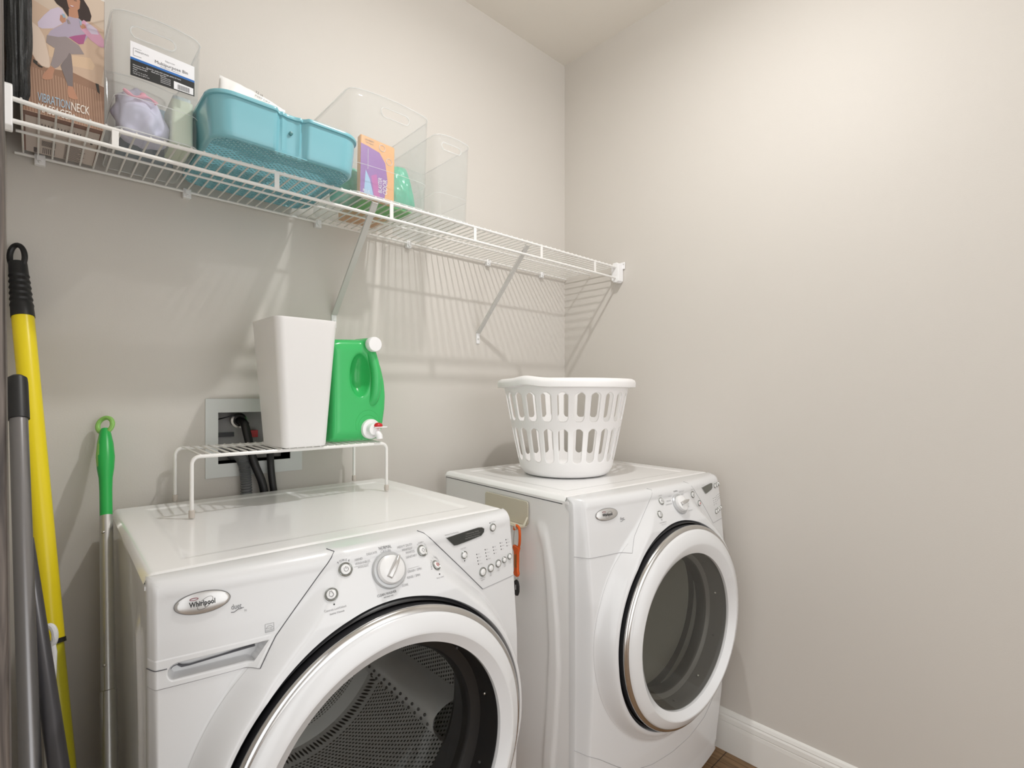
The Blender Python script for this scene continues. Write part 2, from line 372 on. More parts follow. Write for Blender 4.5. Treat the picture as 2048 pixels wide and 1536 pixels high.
# ------------------------------------------------------------------ washer and dryer
UC, ZC, MW, DEP = .343, .583, .686, .605
def make_machine(name, loc, rot, label, cat, dryer=False):
    R = empty(name, (loc[0], loc[1], 0), math.radians(rot), label, cat)
    EX = .012 if dryer else 0.0
    BW = .036 if dryer else .030
    def F(u, z):
        e = min(u, MW - u)
        base = interp(z, [0, .1, .25, .5, .7, .88, .935], [.005, .012, .03, .045, .042, .026, .018]) + BW * (1 - ((u - UC) / UC) ** 2) + EX
        r = math.hypot(u - UC, z - ZC); sd_c = .325 - r; ua = abs(u - UC)
        sd_t = (interp(z, [.80, .95], [.205, .100]) - ua) * .82 if z > .75 else -1
        hh_ = max(.05 - abs(sd_c - sd_t), 0) / .05; sd = max(sd_c, sd_t) + hh_ * hh_ * .0125; s = sst(0, .034, sd)
        tgt = interp(z, [.1, .25, .55, .78, .86, .90, .94], [.07, .092, .105, .104, .092, .075, .055]) + EX * .6
        f = base + max(0, tgt - base) * s
        f *= .25 + .75 * sst(-.004, .022 if dryer else .009, e)
        if z > .940:
            t = min(1, (z - .940) / .025); f -= .024 * (1 - math.sqrt(max(0, 1 - t * t)))
        return f
    def Fs(u, z):  # smoothed normal
        h = .004
        du = (F(u + h, z) - F(u - h, z)) / (2 * h); dz = (F(u, z + h) - F(u, z - h)) / (2 * h)
        return Vector((-du, -1, -dz)).normalized()      # points out of the front (towards -v)
    def S(u, z, off=0.0):
        p = Vector((u, -F(u, z), z))
        return p + Fs(u, z) * off if off else p
    def frame(u, z, off=0.0):
        n = Fs(u, z); p = S(u, z) + n * off
        x = Vector((1, 0, 0)); x = (x - n * x.dot(n)).normalized(); y = n.cross(x)   # x right, y up when n faces viewer
        M = Matrix((x, y, n)).transposed().to_4x4(); M.translation = p
        return M
    def uz(u0, z0, off=.0006, ky=.88):
        return lambda x, y: S(u0 + x, z0 + y * ky, off)
    def line(mb, pts, r, m, off=.0002, n=14):
        P = []
        for (a, b_), (c, d_) in zip(pts[:-1], pts[1:]):
            for k in range(n): P.append(S(a + (c - a) * k / n, b_ + (d_ - b_) * k / n, off))
        P.append(S(*pts[-1], off)); mb.tube(P, r, m, 5)
    # cabinet with a pressed crescent on each side
    b = MB()
    x0_, x1_, v0_, v1_, a0_, a1_ = .004, MW - .004, .016, DEP - .003, .03, .946
    b.add([(x0_, v0_, a0_), (x1_, v0_, a0_), (x1_, v1_, a0_), (x0_, v1_, a0_), (x0_, v0_, a1_), (x1_, v0_, a1_), (x1_, v1_, a1_), (x0_, v1_, a1_)], [(0, 3, 2, 1), (4, 5, 6, 7), (1, 2, 6, 5), (2, 3, 7, 6), (3, 0, 4, 7)], M_ENAM, False)
    K_ = 96; hole_, rim_ = [], []
    for k in range(K_):
        a = 2 * PI * k / K_; ca, sa = math.cos(a), math.sin(a); t = min(((x1_ - UC) if ca > 0 else (UC - x0_)) / max(1e-6, abs(ca)), ((a1_ - ZC) if sa > 0 else (ZC - a0_)) / max(1e-6, abs(sa)))
        hole_.append((UC + .226 * ca, v0_, ZC + .226 * sa)); rim_.append((UC + t * ca, v0_, ZC + t * sa))
    loft(b, [hole_, rim_], M_GASK, smooth=False)
    for sx in (.0012, MW - .0212): b.box((sx, .004, .90), (sx + .020, .022, .953), M_ENAM)
    A = [(.235, .063), (.355, .051), (.506, .040), (.622, .046), (.75, .061), (.864, .090), (.880, .105)]
    B = [(.211, .106), (.405, .088), (.556, .080), (.702, .090), (.807, .104), (.862, .129), (.875, .135)]
    def side(u0, sg):
        def fn(a, c):
            v = .004 + (DEP - .006) * a; z = .02 + .927 * c
            va = interp(z, *zip(*A)); vb = interp(z, *zip(*B)); hh = 0
            if .16 < z < .89:
                hh = sst(va - .004, va + .006, v) * (1 - sst(vb - .006, vb + .006, v)) * .005 * sst(.16, .24, z) * (1 - sst(.85, .885, z))
            return (u0 + sg * (.0 - hh * -1 * 1), v, z) if False else (u0 - sg * hh, v, z)
        b.grid(fn, 110, 60, M_ENAM, flip=sg < 0)
    side(.0015, 1); side(MW - .0015, -1)
    b.box((0.0015, DEP - .004, .02), (MW - .0015, DEP, .947), M_ENAM)
    b.build('cabinet', R, merge=False)
    b = MB()
    for fu in (.06, MW - .06):
        for fv in (.06, DEP - .06):
            b = MB(); b.lathe([(0, 0), (.022, 0), (.022, .012), (.01, .014), (.01, .04)], M_GASK, Matrix.Translation((fu, fv, 0)), 16); b.build('levelling_foot', R)
    # front panel: polar mesh from the door hole to the outline
    N, Mr = (720 if not dryer else 360), 64
    RH = .2875
    z0, z1 = .045, .965
    b = MB(); rings = []
    outl = []
    for k in range(N):
        a = 2 * PI * k / N; ca, sa = math.cos(a), math.sin(a)
        tx = ((MW - UC) if ca > 0 else UC) / max(1e-6, abs(ca)); tz = ((z1 - ZC) if sa > 0 else (ZC - z0)) / max(1e-6, abs(sa)); t = min(tx, tz)
        outl.append((UC + ca * t, ZC + sa * t))
    # snap the nearest samples to the corners
    for cu_, cz_ in ((0, z0), (MW, z0), (0, z1), (MW, z1)):
        k = min(range(N), key=lambda q: (outl[q][0] - cu_) ** 2 + (outl[q][1] - cz_) ** 2); outl[k] = (cu_, cz_)
    tt = [(i / Mr) for i in range(Mr + 1)]
    for t in tt:
        ring = []
        for k in range(N):
            a = 2 * PI * k / N; iu, iz = UC + RH * math.cos(a), ZC + RH * math.sin(a); ou, oz = outl[k]
            u, z = iu + (ou - iu) * t, iz + (oz - iz) * t
            ring.append((u, -F(u, z), z))
        rings.append(ring)
    # extra fine rows at the rounded top and down the sides
    ring = []
    for k in range(N):
        u, z = outl[k]
        if z > z1 - 1e-6: ring.append((min(MW - .003, max(.003, u)), .014, .9645))
        elif z < z0 + 1e-6: ring.append((u, .0, z))
        else: ring.append((u, .0035 if z < .93 else .018, z))
    rings.append(ring)
    inner = [[(UC + rr * math.cos(2 * PI * k / N), -(F(UC + RH * math.cos(2 * PI * k / N), ZC + RH * math.sin(2 * PI * k / N)) - dd), ZC + rr * math.sin(2 * PI * k / N)) for k in range(N)] for rr, dd in ((RH - .0015, .003), (RH - .003, .012), (RH - .005, .035))]
    rings = inner[::-1] + rings
    n = N; vs = [p for r_ in rings for p in r_]; fs = []
    if not dryer:   # the panel is open behind the drawer pull
        vs = [(p[0], p[1] + .028, p[2]) if (.008 < p[0] < .1335 + (p[2] - .8169) * .744 - .0045 and .8205 < p[2] < .8488 and p[1] < 0) else p for p in vs]
    for i in range(len(rings) - 1):
        for k in range(n):
            l = (k + 1) % n; q = (i * n + k, i * n + l, (i + 1) * n + l, (i + 1) * n + k)
            fs.append(q)
    b.add(vs, fs, M_PANEL)
    b.build('front_panel', R, sharp=60)
    # lid
    b = MB()
    V0, V1 = .0165, DEP + .002
    def lid(a, c):
        u = -.002 + (MW + .004) * a; v = V0 + (V1 - V0) * c
        e = min(u + .002, MW + .002 - u, v - V0 + .006, V1 - v)
        dz = -.013 * (1 - math.sqrt(max(0, 1 - (1 - min(1, max(0, e) / .013)) ** 2)))
        q = min(u - .06, MW - .06 - u, v - .075, DEP - .06 - v); rec = -.0022 * sst(-.004, .006, q)
        return (u, v, .966 + dz + rec)
    b.grid(lid, 130, 120, M_ENAM)
    for u_, s_ in ((-.002, 1), (MW + .002, -1)):
        b.grid(lambda a, c: (u_, V0 + (V1 - V0) * a, .947 + (.0062) * c), 40, 2, M_ENAM)
    b.grid(lambda a, c: (-.002 + (MW + .004) * a, V1, .947 + .0062 * c), 20, 2, M_ENAM)
    b.box((-.001, V0, .9465), (MW + .001, V1 - .001, .9475), M_ENAM); b.box((-.0019, V0 - .010, .9468), (MW + .0019, V0 + .002, .9530), M_ENAM)
    b.build('lid', R, sharp=50)
    b = MB(); b.box((.0008, .030, .9435), (MW - .0008, DEP - .001, .9472), M_SEAM); b.build('lid_gap', R)
    # seams
    b = MB(); SM = M_SEAM if not dryer else M_INKL
    sh_l, sh_r = (.012, .018) if dryer else (0, 0)
    tl = [(.2520 + sh_l, .9649), (.2603 + sh_l, .9615), (.1603 + sh_l * .5, .8529), (.1335 + sh_l * .5, .8169)]
    tr = [(.4310 + sh_r, .9649), (.4395 + sh_r, .9607), (.5763 + sh_r * .5, .8207)]
    rw = .0008 if not dryer else .0005
    line(b, tl, rw, SM); line(b, tr, rw, SM)
    line(b, [(.0, .8165), (.04, .8165), tl[-1]], .0007, SM if dryer else M_INKL, n=30)
    line(b, [(MW, .8235), tr[-1]], .0007, M_INKL, n=30)
    for sg in (-1, 1):
        P = []
        for k in range(60):
            a = math.radians(128 + k * 1.9) if sg < 0 else math.radians(52 - k * 1.9)
            P.append((UC + .322 * math.cos(a), ZC + .322 * math.sin(a)))
        line(b, P, .00035, M_INKL if dryer else M_SEAML, off=-.0001, n=1)
    line(b, [(0, .322), (.02, .317), (.05, .300), (.09, .272), (.16, .225), (.25, .205), (.343, .20), (.436, .205), (.526, .225), (.596, .272), (.636, .300), (.666, .317), (MW, .322)], .0007, M_INKL, n=10)
    if not dryer:
        line(b, [(.0, .8425), (.012, .8425), (.0205, .8425)], .0007, SM, off=.0016)
    b.build('panel_seams', R, merge=False)
    b = MB(); b.tube([(.001, -.004, .05), (.001, -.004, .5), (.001, -.004, .943)], .0012, M_INKL, 5); b.build('corner_seam', R)
    # dispenser drawer handle (washer)
    if not dryer:
        b = MB()
        def rec(u, z):
            # slanted scoop: round on the left, raked end on the right
            zt = .8450 + (u - .03) * .006; zb = .8240
            uR = .1480 - (zt - z) * .9
            d_ = min(z - zb, zt + .002 - z, uR - u)
            zc = (zt + zb) / 2; rr = (zt - zb) / 2
            if u < .021 + rr + .004: d_ = min(d_, rr + .002 - math.hypot(u - (.021 + rr + .002), z - zc))
            return d_
        def drawer(a, c):
            z = .8170 + .0395 * c
            umax = .1335 + (z - .8169) * .744 - .0008
            u = umax * a; d_ = rec(u, z)
            return S(u, z, .0002 + .0010 * sst(0, .0025, min(.8565 - z, u + .0005, (umax - u))) - .0232 * sst(-.001, .0045, d_))
        b.grid(drawer, 240, 72, M_PANEL)
        b.build('drawer_handle', R, sharp=80)
        b = MB(); P = [(.033, .8385), (.038, .8350), (.047, .8342), (.09, .8368), (.134, .8400)]
        b.tube([S(u, z, -.0195) for u, z in P], [.0016, .0022, .0014, .0013, .0024], M_SEAM, 6)
        b.tube([S(u, z, -.0200) for u, z in ((.022, .832), (.027, .8370), (.034, .8385))], .0005, M_SEAM, 5)
        b.build('drawer_slot', R)
    # door: chrome trim, white rim, glass, inner ring
    DV = .113 if not dryer else .122
    DM = Matrix(((1, 0, 0, UC), (0, 0, -1, 0), (0, 1, 0, ZC), (0, 0, 0, 1)))     # local z -> -v (forward)
    GR = .222 if not dryer else .213
    GC = -.006 if not dryer else -.012
    w = DV - .113
    b = MB(); b.lathe([(.2860, .055), (.2860, .082), (.2825, .090 + w), (.2800, .092 + w), (.2780, .088 + w)], M_DARKP, DM, 180)
    b.lathe([(.287, .050), (.262, .050)], M_DARKP, DM, 180)
    b.build('door_recess', R)
    door = None
    b = MB()
    def ringprof(prof, m, mb):      # inner radii slide down so the window sits a little low, as on the real door
        vs = []; N2 = 200
        for r, h in prof:
            t = max(0, min(1, (.266 - r) / (.266 - GR))); dz = GC * t
            for k in range(N2):
                a = 2 * PI * k / N2; vs.append((UC + r * math.cos(a), -h, ZC + dz + r * math.sin(a)))
        fs = []
        for i in range(len(prof) - 1):
            for k in range(N2):
                l = (k + 1) % N2; fs.append((i * N2 + k, i * N2 + l, (i + 1) * N2 + l, (i + 1) * N2 + k))
        mb.add(vs, fs, m)
    k1 = .266 - (.266 - GR) * .60
    ringprof([(.2683, .1185 + w), (.2670, .1215 + w), (.263, .1255 + w), (k1 + .004, .1345 + w), (k1, .1342 + w), (GR + .002, .121 + w), (GR, .1195 + w), (GR - .0005, .112 + w), (GR - .001, .085 + w)], M_RIM, b)
    ringprof([(.2768, .1080 + w), (.2760, .088 + w)], M_DARKP, b); ringprof([(.276, .088 + w), (GR, .083 + w)], M_RIM, b)
    door = b.build('door', R, sharp=28)
    b = MB(); ringprof([(.2770, .1075 + w), (.2785, .1090 + w), (.2780, .1130 + w), (.2758, .1165 + w), (.2715, .1190 + w), (.2685, .1195 + w), (.2680, .1170 + w)], M_CHROME, b); t_ = b.build('chrome_trim', door, sharp=60)
    b = MB(); G = M_GLASSD if dryer else M_GLASSW
    gm = DM.copy(); gm.translation = Vector((UC, 0, ZC + GC))
    b.lathe([(GR - .001, .1135 + w), (GR * .8, .1155 + w), (GR * .4, .117 + w), (0, .1175 + w)], G, gm, 96); b.build('door_glass', door)
    b = MB(); ir = .192 if not dryer else .190
    b.lathe([(GR - .001, .112 + w), (GR - .003, .090 + w), (GR - .006, .062 + w), (ir + .004, .056 + w)], mat('grey_inner_ring', (.16, .16, .16), .22) if dryer else M_DARKP, gm, 128)
    b.lathe([(ir + .004, .056 + w), (ir, .050 + w), (ir - .002, .035)], M_DARKP, gm, 128)
    for q in range(10):
        a = 2 * PI * (q + .35) / 10; b.ball((UC + (GR - .006) * math.cos(a), -(.082 + w), ZC + GC + (GR - .006) * math.sin(a)), .0032, M_GASK if q % 2 else M_STEEL, 8, 5)
    b.build('inner_door_ring', door)
    if not dryer:
        b = MB(); gl2 = clear_mat('washer_bowl_glass', (0.92, 0.92, 0.91), (0.1, 0.1, 0.1), 0.01, 0.02, 0.08)
        b.lathe([(ir, .050), (ir - .006, .03), (ir - .016, -.01), (ir - .034, -.035), (ir - .065, -.046), (ir * .35, -.05), (0, -.05)], gl2, gm, 96); b.build('glass_bowl', door)
        b = MB(); b.lathe([(.262, .05), (.235, .046), (.222, .03), (.225, .0), (.218, -.03), (.226, -.045)], M_GASK, DM, 96); b.build('door_gasket', R)
    # drum
    b = MB(); DR = M_DRUM if not dryer else M_DRUMD
    rd = .262
    if not dryer:
        nt = M_DRUM.node_tree
        if 'perf' not in nt.nodes:
            bs = nt.nodes['Principled BSDF']; tc = nt.nodes.new('ShaderNodeTexCoord'); vo = nt.nodes.new('ShaderNodeTexVoronoi'); vo.name = 'perf'; vo.inputs['Scale'].default_value = 95; vo.inputs['Randomness'].default_value = .12
            cr = nt.nodes.new('ShaderNodeValToRGB'); cr.color_ramp.elements[0].position = .22; cr.color_ramp.elements[1].position = .34
            cr.color_ramp.elements[0].color = (.05, .05, .05, 1); cr.color_ramp.elements[1].color = (.80, .80, .80, 1)
            bp = nt.nodes.new('ShaderNodeBump'); bp.inputs['Distance'].default_value = .004; bp.inputs['Strength'].default_value = .9
            sx = nt.nodes.new('ShaderNodeSeparateXYZ'); nt.links.new(tc.outputs['Object'], sx.inputs[0])
            def mth(op, a_, b_=None, c_=None):
                n_ = nt.nodes.new('ShaderNodeMath'); n_.operation = op
                for i_, q_ in enumerate((a_, b_, c_)):
                    if q_ is None: continue
                    if isinstance(q_, (int, float)): n_.inputs[i_].default_value = q_
                    else: nt.links.new(q_, n_.inputs[i_])
                return n_.outputs[0]
            dx_ = mth('SUBTRACT', sx.outputs[0], UC); dz_n = mth('SUBTRACT', sx.outputs[2], ZC)
            th_ = mth('MULTIPLY', mth('ARCTAN2', dz_n, dx_), .26); rr_ = mth('SQRT', mth('ADD', mth('MULTIPLY', dx_, dx_), mth('MULTIPLY', dz_n, dz_n)))
            cmb = nt.nodes.new('ShaderNodeCombineXYZ'); nt.links.new(mth('ADD', th_, mth('MULTIPLY', sx.outputs[1], .5)), cmb.inputs[0]); nt.links.new(mth('ADD', sx.outputs[1], rr_), cmb.inputs[1])
            vo.voronoi_dimensions = '2D'; vo.inputs['Scale'].default_value = 105; vo.inputs['Randomness'].default_value = 0.0
            nt.links.new(cmb.outputs[0], vo.inputs['Vector']); nt.links.new(vo.outputs['Distance'], cr.inputs[0]); nt.links.new(cr.outputs[0], bs.inputs['Base Color'])
            nt.links.new(vo.outputs['Distance'], bp.inputs['Height']); nt.links.new(bp.outputs[0], bs.inputs['Normal'])
    M_BACK = mat('drum_back_steel', (0.85, 0.85, 0.85), 0.42, metal=0.35)
    b.lathe([(.225, .02), (rd - .01, .0), (rd, -.03), (rd, -.40), (rd - .02, -.43)], DR, DM, 96)
    b.lathe([(rd - .02, -.43), (.245 if dryer else .205, -.434)], M_BACK if not dryer else DR, DM, 96)
    if not dryer:
        b.lathe([(.205, -.434), (.160, -.425)], DR, DM, 96); b.lathe([(.160, -.425), (.150, -.40), (.140, -.392), (.03, -.385), (0, -.384)], M_BACK, DM, 96)
    else: b.lathe([(.245, -.434), (.235, -.425), (.06, -.422), (0, -.42)], DR, DM, 96)
    drum = b.build('drum', R)
    for q in range(0 if dryer else 3):
        b = MB()
        a = math.radians(100 + 120 * q) if not dryer else math.radians(60 + 120 * q)
        ca, sa = math.cos(a), math.sin(a)
        P = []
        def baf(s_, t_):
            h = .075 * math.sin(PI * s_) ** .7; wv = .055 * (1 - .15 * t_)
            rr = rd - h - .002; off = (s_ - .5) * wv * 2
            return (UC + rr * ca - off * sa, .05 + .33 * t_, ZC + rr * sa + off * ca)
        b.grid(baf, 14, 10, M_BACK if not dryer else DR)
        if not dryer:
            for i in range(11):
                for j in (0, 1):
                    s_ = .36 + .14 * j; h = .075 * math.sin(PI * s_) ** .7; rr = rd - h - .004; off = (s_ - .5) * .1
                    b.ball((UC + rr * ca - off * sa, .07 + .027 * i + .012 * j, ZC + rr * sa + off * ca), .0036, M_GASK, 8, 5)
        b.build('drum_lifter', R)
    # badge
    if not dryer: bu, bz, bw, bh = .0650, .9240, .0345, .0150
    else: bu, bz, bw, bh = .0850, .9190, .0355, .0150
    Mx = frame(bu, bz, .0002)
    b = MB()
    el = lambda k, rr, h: Mx @ Vector((bw * rr * math.cos(k), bh * rr * math.sin(k), h))
    K = 48; rings = [[el(2 * PI * k / K, rr, h) for k in range(K)] for rr, h in ((1.03, -.004), (1.03, .0012), (1.0, .0022), (.9, .0030), (.5, .0042), (.02, .0046))]
    loft(b, rings, M_BADGE, cap1=True); badge = b.build('brand_badge', R)
    b = MB(); M_BO = mat('badge_outline', (.16, .16, .16), .4)
    b.tube([el(2 * PI * k / K, 1.03, .0012) for k in range(K)], .0006, M_BO, 5, closed=True)
    dome = lambda x, y: .0047 - .0030 * (x / bw) ** 2 - .002 * (y / bh) ** 2
    add_text(b, 'Whirlpool', .0100, M_BLACK, lambda x, y: Mx @ Vector((x - .0170, y - .0035, dome(x - .0170, y) + .0010)), spacing=1.04, xscale=.76, bold=.00028)
    P = [Mx @ Vector((.008 * math.sin(t) * 1.0 + .003 + .006 * math.cos(t), .0085 * math.cos(t) - .001, .0052)) for t in [2 * PI * k / 30 for k in range(30)]]
    b.tube(P, .00025, M_BO, 4, closed=True)
    P = [Mx @ Vector((-.011 + .0052 * math.cos(t), .0072 + .0016 * math.sin(t), .0046)) for t in [2 * PI * k / 20 for k in range(20)]]
    b.tube(P, .0005, mat('badge_dark_red', (.22, .03, .05), .4), 4, closed=True); b.build('badge_lettering', badge)
    # duet mark
    b = MB(); du, dz_ = (.1010, .9050) if not dryer else (.1290, .8990)
    add_text(b, 'duet', .0125, M_INK, uz(du, dz_), spacing=1.0, xscale=.62)
    line(b, [(du - .0002, dz_ - .0035), (du + .004, dz_ - .0042), (du + .009, dz_ - .0012), (du + .013, dz_ - .0008), (du + .017, dz_ - .0002)], .0005, M_INK, off=.0004, n=6)
    if not dryer: add_text(b, 'ht', .0062, M_INKL, uz(du + .0175, dz_ - .0065), xscale=.7)
    b.build('series_lettering', R)
    if not dryer:
        b = MB(); eu, ez = .1465, .8600
        Q = [(eu, ez), (eu + .0125, ez), (eu + .0125, ez + .0125), (eu, ez + .0125), (eu, ez)]
        line(b, Q, .0003, M_INKL, .0003, 4); line(b, [(eu, ez + .003), (eu + .0125, ez + .003)], .0003, M_INKL, .0003, 4)
        line(b, [(eu + .001, ez + .0055), (eu + .004, ez + .009), (eu + .008, ez + .0095), (eu + .0115, ez + .006)], .0003, M_INKL, .0003, 4)
        add_text(b, 'energy', .0038, M_INKL, uz(eu + .0014, ez + .0048), xscale=.8)
        add_text(b, 'ENERGY STAR', .0019, M_INKL, uz(eu + .0006, ez + .0008), xscale=.85)
        b.build('energy_mark', R)
    # controls
    def button(nm, u, z, r, dome_=.35, ring=None):
        Mf = frame(u, z, 0); b = MB()
        b.lathe([(r, -.002), (r, .0018), (r * .92, .0026), (r * .74, .0010)], ring or M_BRING, Mf, 28)
        o = b.build(nm, R)
        b = MB(); b.lathe([(r * .74, .0), (r * .70, .0026), (r * .45, .0036), (0, .0038)], M_BTN, Mf, 24); b.build('button_cap', o)
        return o, Mf
    def glyph(o, Mf, kind, r):
        b = MB(); h = .0042
        pts = [Mf @ Vector((r * .32 * math.cos(math.radians(a)), r * .32 * math.sin(math.radians(a)) - (r * .1 if kind == 'lock' else 0), h)) for a in range(120, 421, 30)]
        if kind == 'power': b.tube(pts, .00035, M_INK, 4); b.tube([Mf @ Vector((0, 0, h)), Mf @ Vector((0, r * .4, h))], .00035, M_INK, 4)
        elif kind == 'lock':
            b.tube(pts, .00035, M_INK, 4); b.tube([Mf @ Vector((-r * .2, r * .15, h)), Mf @ Vector((-r * .15, r * .42, h)), Mf @ Vector((r * .15, r * .42, h)), Mf @ Vector((r * .2, r * .15, h))], .00035, M_INK, 4)
        elif kind == 'start':
            q = [(.0, .35), (.35, 0), (0, -.35), (-.35, 0)]; b.tube([Mf @ Vector((r * x, r * y, h)) for x, y in q], .00035, M_INK, 4, closed=True)
        else: b.tube(pts + [pts[0]], .0004, M_RED, 4); b.ball(Mf @ Vector((0, 0, h)), .0008, M_INK, 8, 5)
        b.build('button_symbol', o)
    if not dryer:
        pos = dict(power=(.2715, .9331, .0118), lock=(.2417, .9019, .0108), start=(.4234, .9340, .0112), pause=(.4472, .9040, .0100)); ku, kz = .3488, .9165
    else:
        pos = dict(power=(.2960, .9290, .0105), lock=(.2680, .8985, .0100), start=(.4640, .9265, .0105), pause=(.4990, .8960, .0092)); ku, kz = .3740, .9120
    for kk, (u, z, r) in pos.items():
        o, Mf = button('push_button', u, z, r); glyph(o, Mf, kk, r)
    if not dryer:
        small = [(.619, .9396, .0088), (.5307, .901, .0082), (.579, .8555, .0098), (.6033, .8575, .0090), (.6274, .8610, .0086), (.6475, .8640, .0072), (.6660, .8670, .0070)]
    else:
        small = [(.6300, .9320, .0080), (.6490, .9330, .0080), (.6650, .9340, .0075), (.6170, .8520, .0085), (.6330, .8540, .0080), (.6470, .8560, .0068), (.6600, .8580, .0066), (.6710, .8600, .0060)]
    for u, z, r in small: button('selector_button', u, z, r)
    # dial
    Mf = frame(ku, kz, 0); b = MB(); rk = .0325 if not dryer else .0300
    b.lathe([(rk, -.004), (rk, .003), (rk - .002, .0055), (rk * .80, .0060), (rk * .78, .0045)], M_DIAL, Mf, 64); knob = b.build('control_knob', R)
    b = MB(); rb = rk * .78
    b.lathe([(rb, .003), (rb, .010), (rb * .93, .0145), (rb * .6, .0185), (0, .0195)], M_BTN, Mf, 56); b.build('knob_cap', knob)
    b = MB(); ang = math.radians(52 if not dryer else 10)
    Rm = Mf @ Matrix.Rotation(ang, 4, 'Z')
    vs = []
    for x, wd, h0, h1 in ((-rb * .70, .0070, .012, .0225), (rb * .30, .0062, .012, .0275), (rb * .98, .0034, .008, .0225)):
        vs += [Rm @ Vector((x, -wd, h0)), Rm @ Vector((x, wd, h0)), Rm @ Vector((x, wd * .55, h1)), Rm @ Vector((x, -wd * .55, h1))]
    fs = [(0, 3, 2, 1), (8, 9, 10, 11)]
    for i in (0, 4):
        for k in range(4):
            l = (k + 1) % 4; fs.append((i + k, i + l, i + 4 + l, i + 4 + k))
    b.add(vs, fs, M_BADGE, False); b.build('knob_pointer', knob, bevel=.0012)
    # display
    b = MB()
    if not dryer: DP = [(.4870, .9440), (.5750, .9480), (.5860, .9465), (.5930, .9420), (.5920, .9350), (.5830, .9290), (.5150, .9235), (.5060, .9245)]; dm = M_DISP
    else: DP = [(.5270, .9400), (.5950, .9455), (.6060, .9440), (.6110, .9400), (.6080, .9290), (.5980, .9240), (.5560, .9170), (.5480, .9180)]; dm = M_DISPG
    cu_ = sum(p[0] for p in DP) / 8; cz_ = sum(p[1] for p in DP) / 8
    for a in range(8):
        p, q = DP[a], DP[(a + 1) % 8]
        b.add([S(cu_, cz_, .0012), S((cu_ + p[0]) / 2, (cz_ + p[1]) / 2, .0012), S(*p, .0010), S((p[0] + q[0]) / 2, (p[1] + q[1]) / 2, .0010), S(*q, .0010), S((cu_ + q[0]) / 2, (cz_ + q[1]) / 2, .0012)], [(0, 1, 2, 3, 4, 5)], dm)
    disp = b.build('display_window', R)
    b = MB(); b.tube([S(u, z, .0006) for u, z in DP], .0009, M_DIAL, 5, closed=True)
    if not dryer:
        add_text(b, '3 Autosensing  Sensing', .0040, M_DTXT, uz(.538, .9405, .0016))
        add_text(b, 'Door Locked  Controls Locked', .0032, M_DTXT, uz(.538, .9360, .0016))
        add_text(b, 'Soak Wash Rinse Spin Done', .0042, M_DTXT, uz(.536, .9310, .0016), xscale=.85)
    b.build('display_print', disp)
    # printed legends
    b = MB(); T = lambda s_, z_, u, z, m=M_INK, al='LEFT', rot=0, xs=.78: add_text(b, s_, z_, m, uz(u, z), align=al, rot=rot, xscale=xs)
    def arc_text(s_, size, u, z, r, a0, da, m=M_INK):
        for i, ch in enumerate(s_):
            a = math.radians(a0 - da * i); add_text(b, ch, size, m, uz(u + r * math.cos(a), z + r * math.sin(a) * .95), align='CENTER', rot=a - PI / 2, xscale=.8)
    if not dryer:
        T('NORMAL', .0078, .3490, .9515, M_INK, 'CENTER'); T('CASUAL', .0074, .3492, .9460, M_INKL, 'CENTER')
        T('HEAVY DUTY', .0068, .3720, .9475, M_INKL); T('WHITEST', .0068, .3810, .9410, M_INKL); T('WHITES', .0068, .3880, .9350, M_INKL); T('SANITARY', .0064, .3865, .9280, M_INKL)
        T('DELICATE', .0058, .3120, .9475, M_INKL); T('HAND', .0064, .2895, .9425, M_INKL); T('WASHABLES', .0064, .2895, .9358, M_INKL); T('WOOL/SILKS', .0044, .2930, .9300, M_INKL)
        line(b, [(.287, .9335), (.3145, .9340)], .0002, M_INKL, .0004, 4); line(b, [(.385, .9110), (.409, .9115)], .0002, M_INKL, .0004, 4)
        T('DRAIN / SPIN', .0064, .3835, .9050, M_INKL); T('RINSE / SPIN', .0064, .3800, .8960, M_INKL); T('SOAK', .0064, .3670, .8860, M_INKL)
        T('CLEAN WASHER', .0064, .3360, .8805, M_INK, 'CENTER'); T('with bleach only', .0036, .3380, .8768, M_INK, 'CENTER')
        b.build('dial_lettering', R, merge=False); b = MB()
        arc_text('POWER', .0058, .2715, .9331, .0135, 128, 17); arc_text('START', .0052, .4234, .9340, .0130, 120, 14); arc_text('PAUSE / CANCEL', .0048, .4472, .9040, .0118, 190, 14.5)
        arc_text('PRESS AND HOLD', .0028, .4234, .9340, -.0150, 138, -7.0, M_INKL)
        T('Controls Lock/Unlock', .0052, .2440, .8800, M_INKL, 'CENTER'); T('Hold for 3 Seconds', .0040, .2455, .8745, M_INK, 'CENTER')
        b.build('button_lettering', R, merge=False); b = MB()
        T('Beeps Locked', .0038, .4480, .8835, M_INKL, 'CENTER'); T('Estimated Time Remaining', .0042, .4850, .9480, M_INKL); T('Extra Rinse', .0038, .6160, .9500, M_INKL)
        T('Delay Wash', .0038, .5300, .9135, M_INKL, 'CENTER')
        for u, z in ((.2428, .8880), (.4478, .8900), (.5310, .8895), (.6125, .9500)): b.ball(S(u, z, .0002), (.0014, .0008, .0014), M_BLACK, 8, 5)
        for ci, (u, z, n_) in enumerate(((.5655, .8945, 4), (.5910, .8985, 4), (.6155, .8985, 3), (.6390, .9020, 3), (.6590, .9050, 3))):
            for k in range(n_):
                b.ball(S(u + .0009 * k, z - .0068 * k, .0002), (.0012, .0008, .0014), M_BLACK, 8, 5); T(['High', 'Medium', 'Low', 'No Spin'][k], .0032, u + .0009 * k + .0035, z - .0068 * k - .001, M_INKL)
